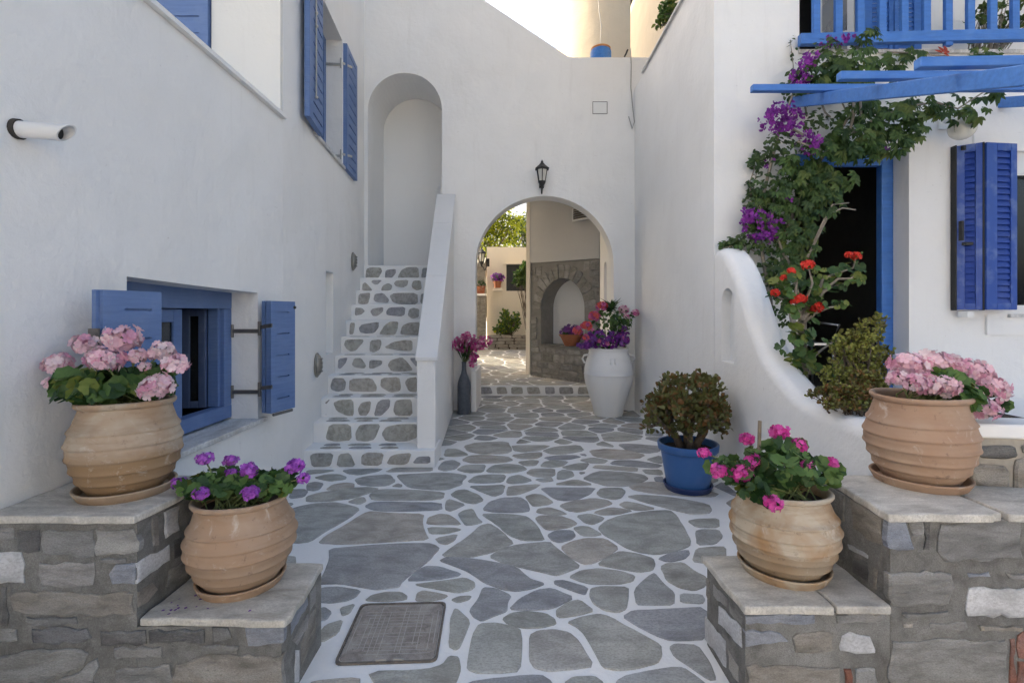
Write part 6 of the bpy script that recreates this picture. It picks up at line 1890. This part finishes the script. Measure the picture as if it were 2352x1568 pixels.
bush('succulent_bush', 'yellow green small leaved succulent bush beside the blue door frame', 'shrub', bb,
     [(1965,820,3.3,56,52,150),(1990,770,3.3,36,34,60),(2025,740,3.32,10,26,16),(1945,790,3.3,30,30,40),(2030,840,3.3,24,44,46),(1925,870,3.25,40,30,60),(1990,880,3.25,50,34,80)], [L_SUC, L_SUC2], (3,1.4), T_JADE, 0.030, 14)
bb = P(1960, 930, 3.0); bb.z = 0.83
bush('stonecrop', 'rusty green stonecrop spilling over the end of the wing wall', 'ground cover', bb,
     [(1940,908,3.0,36,20,70),(1975,915,3.0,36,24,70),(1905,905,3.05,26,14,36),(1868,908,3.1,12,8,8),(1905,930,2.95,14,12,16),(1955,930,2.95,30,12,36),(1990,880,3.1,36,30,60)], [L_SUC2, L_JADER, L_SUC], (3,1.4,1), T_JADE, 0.030, 10)
# ---- roof terrace plants
bb = Vector((2.1, 6.0, 5.0))
bush('roof_plant', 'small leafy plant peeking over the coping high on the right', 'plant', bb, [(1535,30,6.1,16,26,30),(1520,52,6.3,10,12,10)], [L_GER, L_GER2], (2,1), T_OV, 0.07, 60)
bb = Vector((4.9, 5.3, 3.97))
bush('balcony_plant', 'thin twiggy plant growing behind the blue balcony balusters', 'plant', bb, [(2258,60,5.1,30,50,26),(2330,50,5.1,24,50,26),(2290,20,5.1,50,20,12)], [L_VINE3, L_VINE], (2,1), T_OV, 0.06, 90, BARK)

# ------------------------------------------------------------------ things seen through the arch
nbp = sw(1.12, 0.873, 0.06)
t = thing('bowl_planter', 'terracotta bowl of deep purple flowers on the niche sill', 'plant pot', nbp)
obj('bowl', Geo().lathe([(0.001,0),(0.12,0),(0.13,0.01),(0.20,0.16),(0.225,0.20),(0.24,0.205),(0.24,0.225),(0.225,0.225),(0.2,0.19)], nbp, 40), T_RED, t, smooth=True, angle=40)
obj('soil', Geo().disc(nbp+Vector((0,0,0.19)), 0.2, 24), SOIL, t)
pf = thing('bowl_flowers', 'deep purple flowers mounded in the terracotta bowl', 'flowers', nbp+Vector((0,0,0.2)))
Ms = []; mm = []
for _ in range(230):
    d = rsph(); d.z = abs(d.z); p = nbp+Vector((d.x*.23, d.y*.2, .2+d.z*.22)); Ms.append(leafmat(p, d+Vector((0,-.4,.3)), rnd.uniform(.025,.04))); mm.append(rnd.choices((0,1,2),(4,2,2))[0])
setp(obj('blossoms', Geo().inst(T_FLO, Ms, mm), [F_DPURP, F_BOUG2, L_GERD], pf, fixn=False), kind='stuff')
# shelf pot on the rear house
sb = Vector(((1143-1176)*k_, RY-0.12, EYE+58*k_))
t = thing('shelf_pot', 'red clay pot of purple flowers on the wall bracket of the rear house', 'plant pot', sb)
obj('body', Geo().lathe([(0.001,0),(0.085,0),(0.105,0.15),(0.12,0.155),(0.12,0.20),(0.105,0.20)], sb, 28), T_RED, t, smooth=True, angle=40)
pf = thing('shelf_flowers', 'purple flowers in the pot on the rear house bracket', 'flowers', sb+Vector((0,0,.2)))
Ms = []; mm = []
for _ in range(130):
    d = rsph(); p = sb+Vector((d.x*.2, d.y*.14, .30+d.z*.14)); Ms.append(leafmat(p, d+Vector((0,-.4,.3)), rnd.uniform(.03,.045))); mm.append(rnd.choices((0,1,2),(3,2,1))[0])
setp(obj('blossoms', Geo().inst(T_FLO, Ms, mm), [F_BOUG, F_DPURP, L_GER], pf, fixn=False), kind='stuff')
# pot on the ledge of the rear stone wall
sb = Vector((-0.88, 14.08, 2.06))
t = thing('ledge_pot', 'dark clay pot on the white ledge of the rear stone wall', 'plant pot', sb)
obj('body', Geo().lathe([(0.001,0),(0.09,0),(0.12,0.16),(0.135,0.165),(0.135,0.21),(0.12,0.21)], sb, 28), T_RED, t, smooth=True, angle=40)
Ms = [leafmat(sb+Vector((0,0,.25))+rsph()*0.14, rsph()+Vector((0,-.3,.5)), .06) for _ in range(60)]
setp(obj('plant', Geo().inst(T_OV, Ms), L_GERD, t, fixn=False), kind='stuff')
bush('planter_shrub', 'feathery green shrub growing in the rear dry stone planter', 'shrub', Vector((-0.1, 13.9, 0.86)), [(1165,745,13.8,22,22,70),(1160,725,13.8,10,14,22),(1187,735,13.9,8,24,26),(1150,758,13.7,16,8,20)], [L_GER, L_TREE2, L_TREE], (3,2,1), T_OV, 0.09, 60)
bush('window_bush', 'dark leaved bush hanging in front of the rear house window', 'shrub', Vector((0.5, 13.9, 0.9)), [(1197,640,13.6,16,24,60),(1205,620,13.6,12,18,30)], [L_TREE2, L_GERD], (1,1), T_OV, 0.11, 40)
# trees
def tree(name, label, base, crown, mats, wts, seed, leaf=0.11, trunk=0.09, nleaf=36):
    rr = random.Random(seed)
    t = thing(name, label, 'tree', base)
    base = Vector(base); g = Geo()
    c0 = sum((Vector(c[:3]) for c in crown), Vector())/len(crown)
    fork = base.lerp(c0, 0.5)
    g.tube([base, base.lerp(fork,.5)+Vector((rr.uniform(-.1,.1),0,0)), fork], [trunk, trunk*.8, trunk*.7], 9)
    Ms = []; mm = []
    for (x, y, z, r) in crown:
        c = Vector((x,y,z)); m_ = fork.lerp(c, .5)+Vector((rr.uniform(-.1,.1), rr.uniform(-.1,.1), .1))
        g.tube([fork, m_, c], [trunk*.5, trunk*.35, trunk*.15], 6)
        for _ in range(int(30*r*r*4)):
            d = rsph(rr).normalized()*rr.uniform(.35,1.0)**0.6
            q = c + d*r
            if rr.random() < .25: g.tube([c, q], [trunk*.12, trunk*.04], 4)
            for _k in range(nleaf//4):
                Ms.append(leafmat(q+rsph(rr)*leaf*1.6, Vector((0,0,.7))+d*.5, leaf*rr.uniform(.6,1.2), rr, .8)); mm.append(rr.choices(range(len(mats)), wts)[0])
    obj('trunk', g, BARKD, t, smooth=True)
    setp(obj('crown', Geo().inst(T_OV, Ms, mm), mats, t, fixn=False), kind='stuff')
    return t
TY = 17.0; kt = TY/FPX
cw = []
for (u, v, r) in ((1115,555,.6),(1130,520,.75),(1160,500,.65),(1105,500,.8),(1175,525,.5),(1150,548,.6),(1090,550,.7),(1060,520,.9)):
    cw.append(((u-1176)*kt, TY+rnd.uniform(-.6,.6), EYE+(720-v)*kt, r))
tree('courtyard_tree', 'sunlit yellow green tree rising behind the rear house', ((1085-1176)*kt, TY, 0.5), cw, [L_TREE, L_TREE2], (4,1.3), 3)
cw = [((u-1176)*19/FPX, 19+rnd.uniform(-.4,.4), EYE+(720-v)*19/FPX, r) for u, v, r in ((1198,548,.5),(1205,525,.45),(1190,562,.4),(1215,545,.7))]
tree('dark_tree', 'darker green tree behind the rear house near the white post', ((1200-1176)*19/FPX, 19, 0.5), cw, [L_TREE2, L_TREE], (3,1), 5, .12, .07)
# fallen petals and leaf bits on the lower left slab
g = Geo()
for _ in range(16):
    x, y = rnd.uniform(-1.36,-1.22), rnd.uniform(1.92,2.05)
    if _ > 10: x, y = rnd.uniform(-1.3,-0.95), rnd.uniform(1.89,1.95)
    g.inst(T_OV, [trs((x, y, 0.3615), Matrix.Rotation(rnd.uniform(0,6.28),3,'Z') @ Matrix.Diagonal((1,1,.15)), rnd.uniform(.008,.016))])
setp(obj('fallen_petals', g, F_DPURP, None, fixn=False), 'dried purple petals scattered on the lower left marble slab', 'petals', kind='stuff')
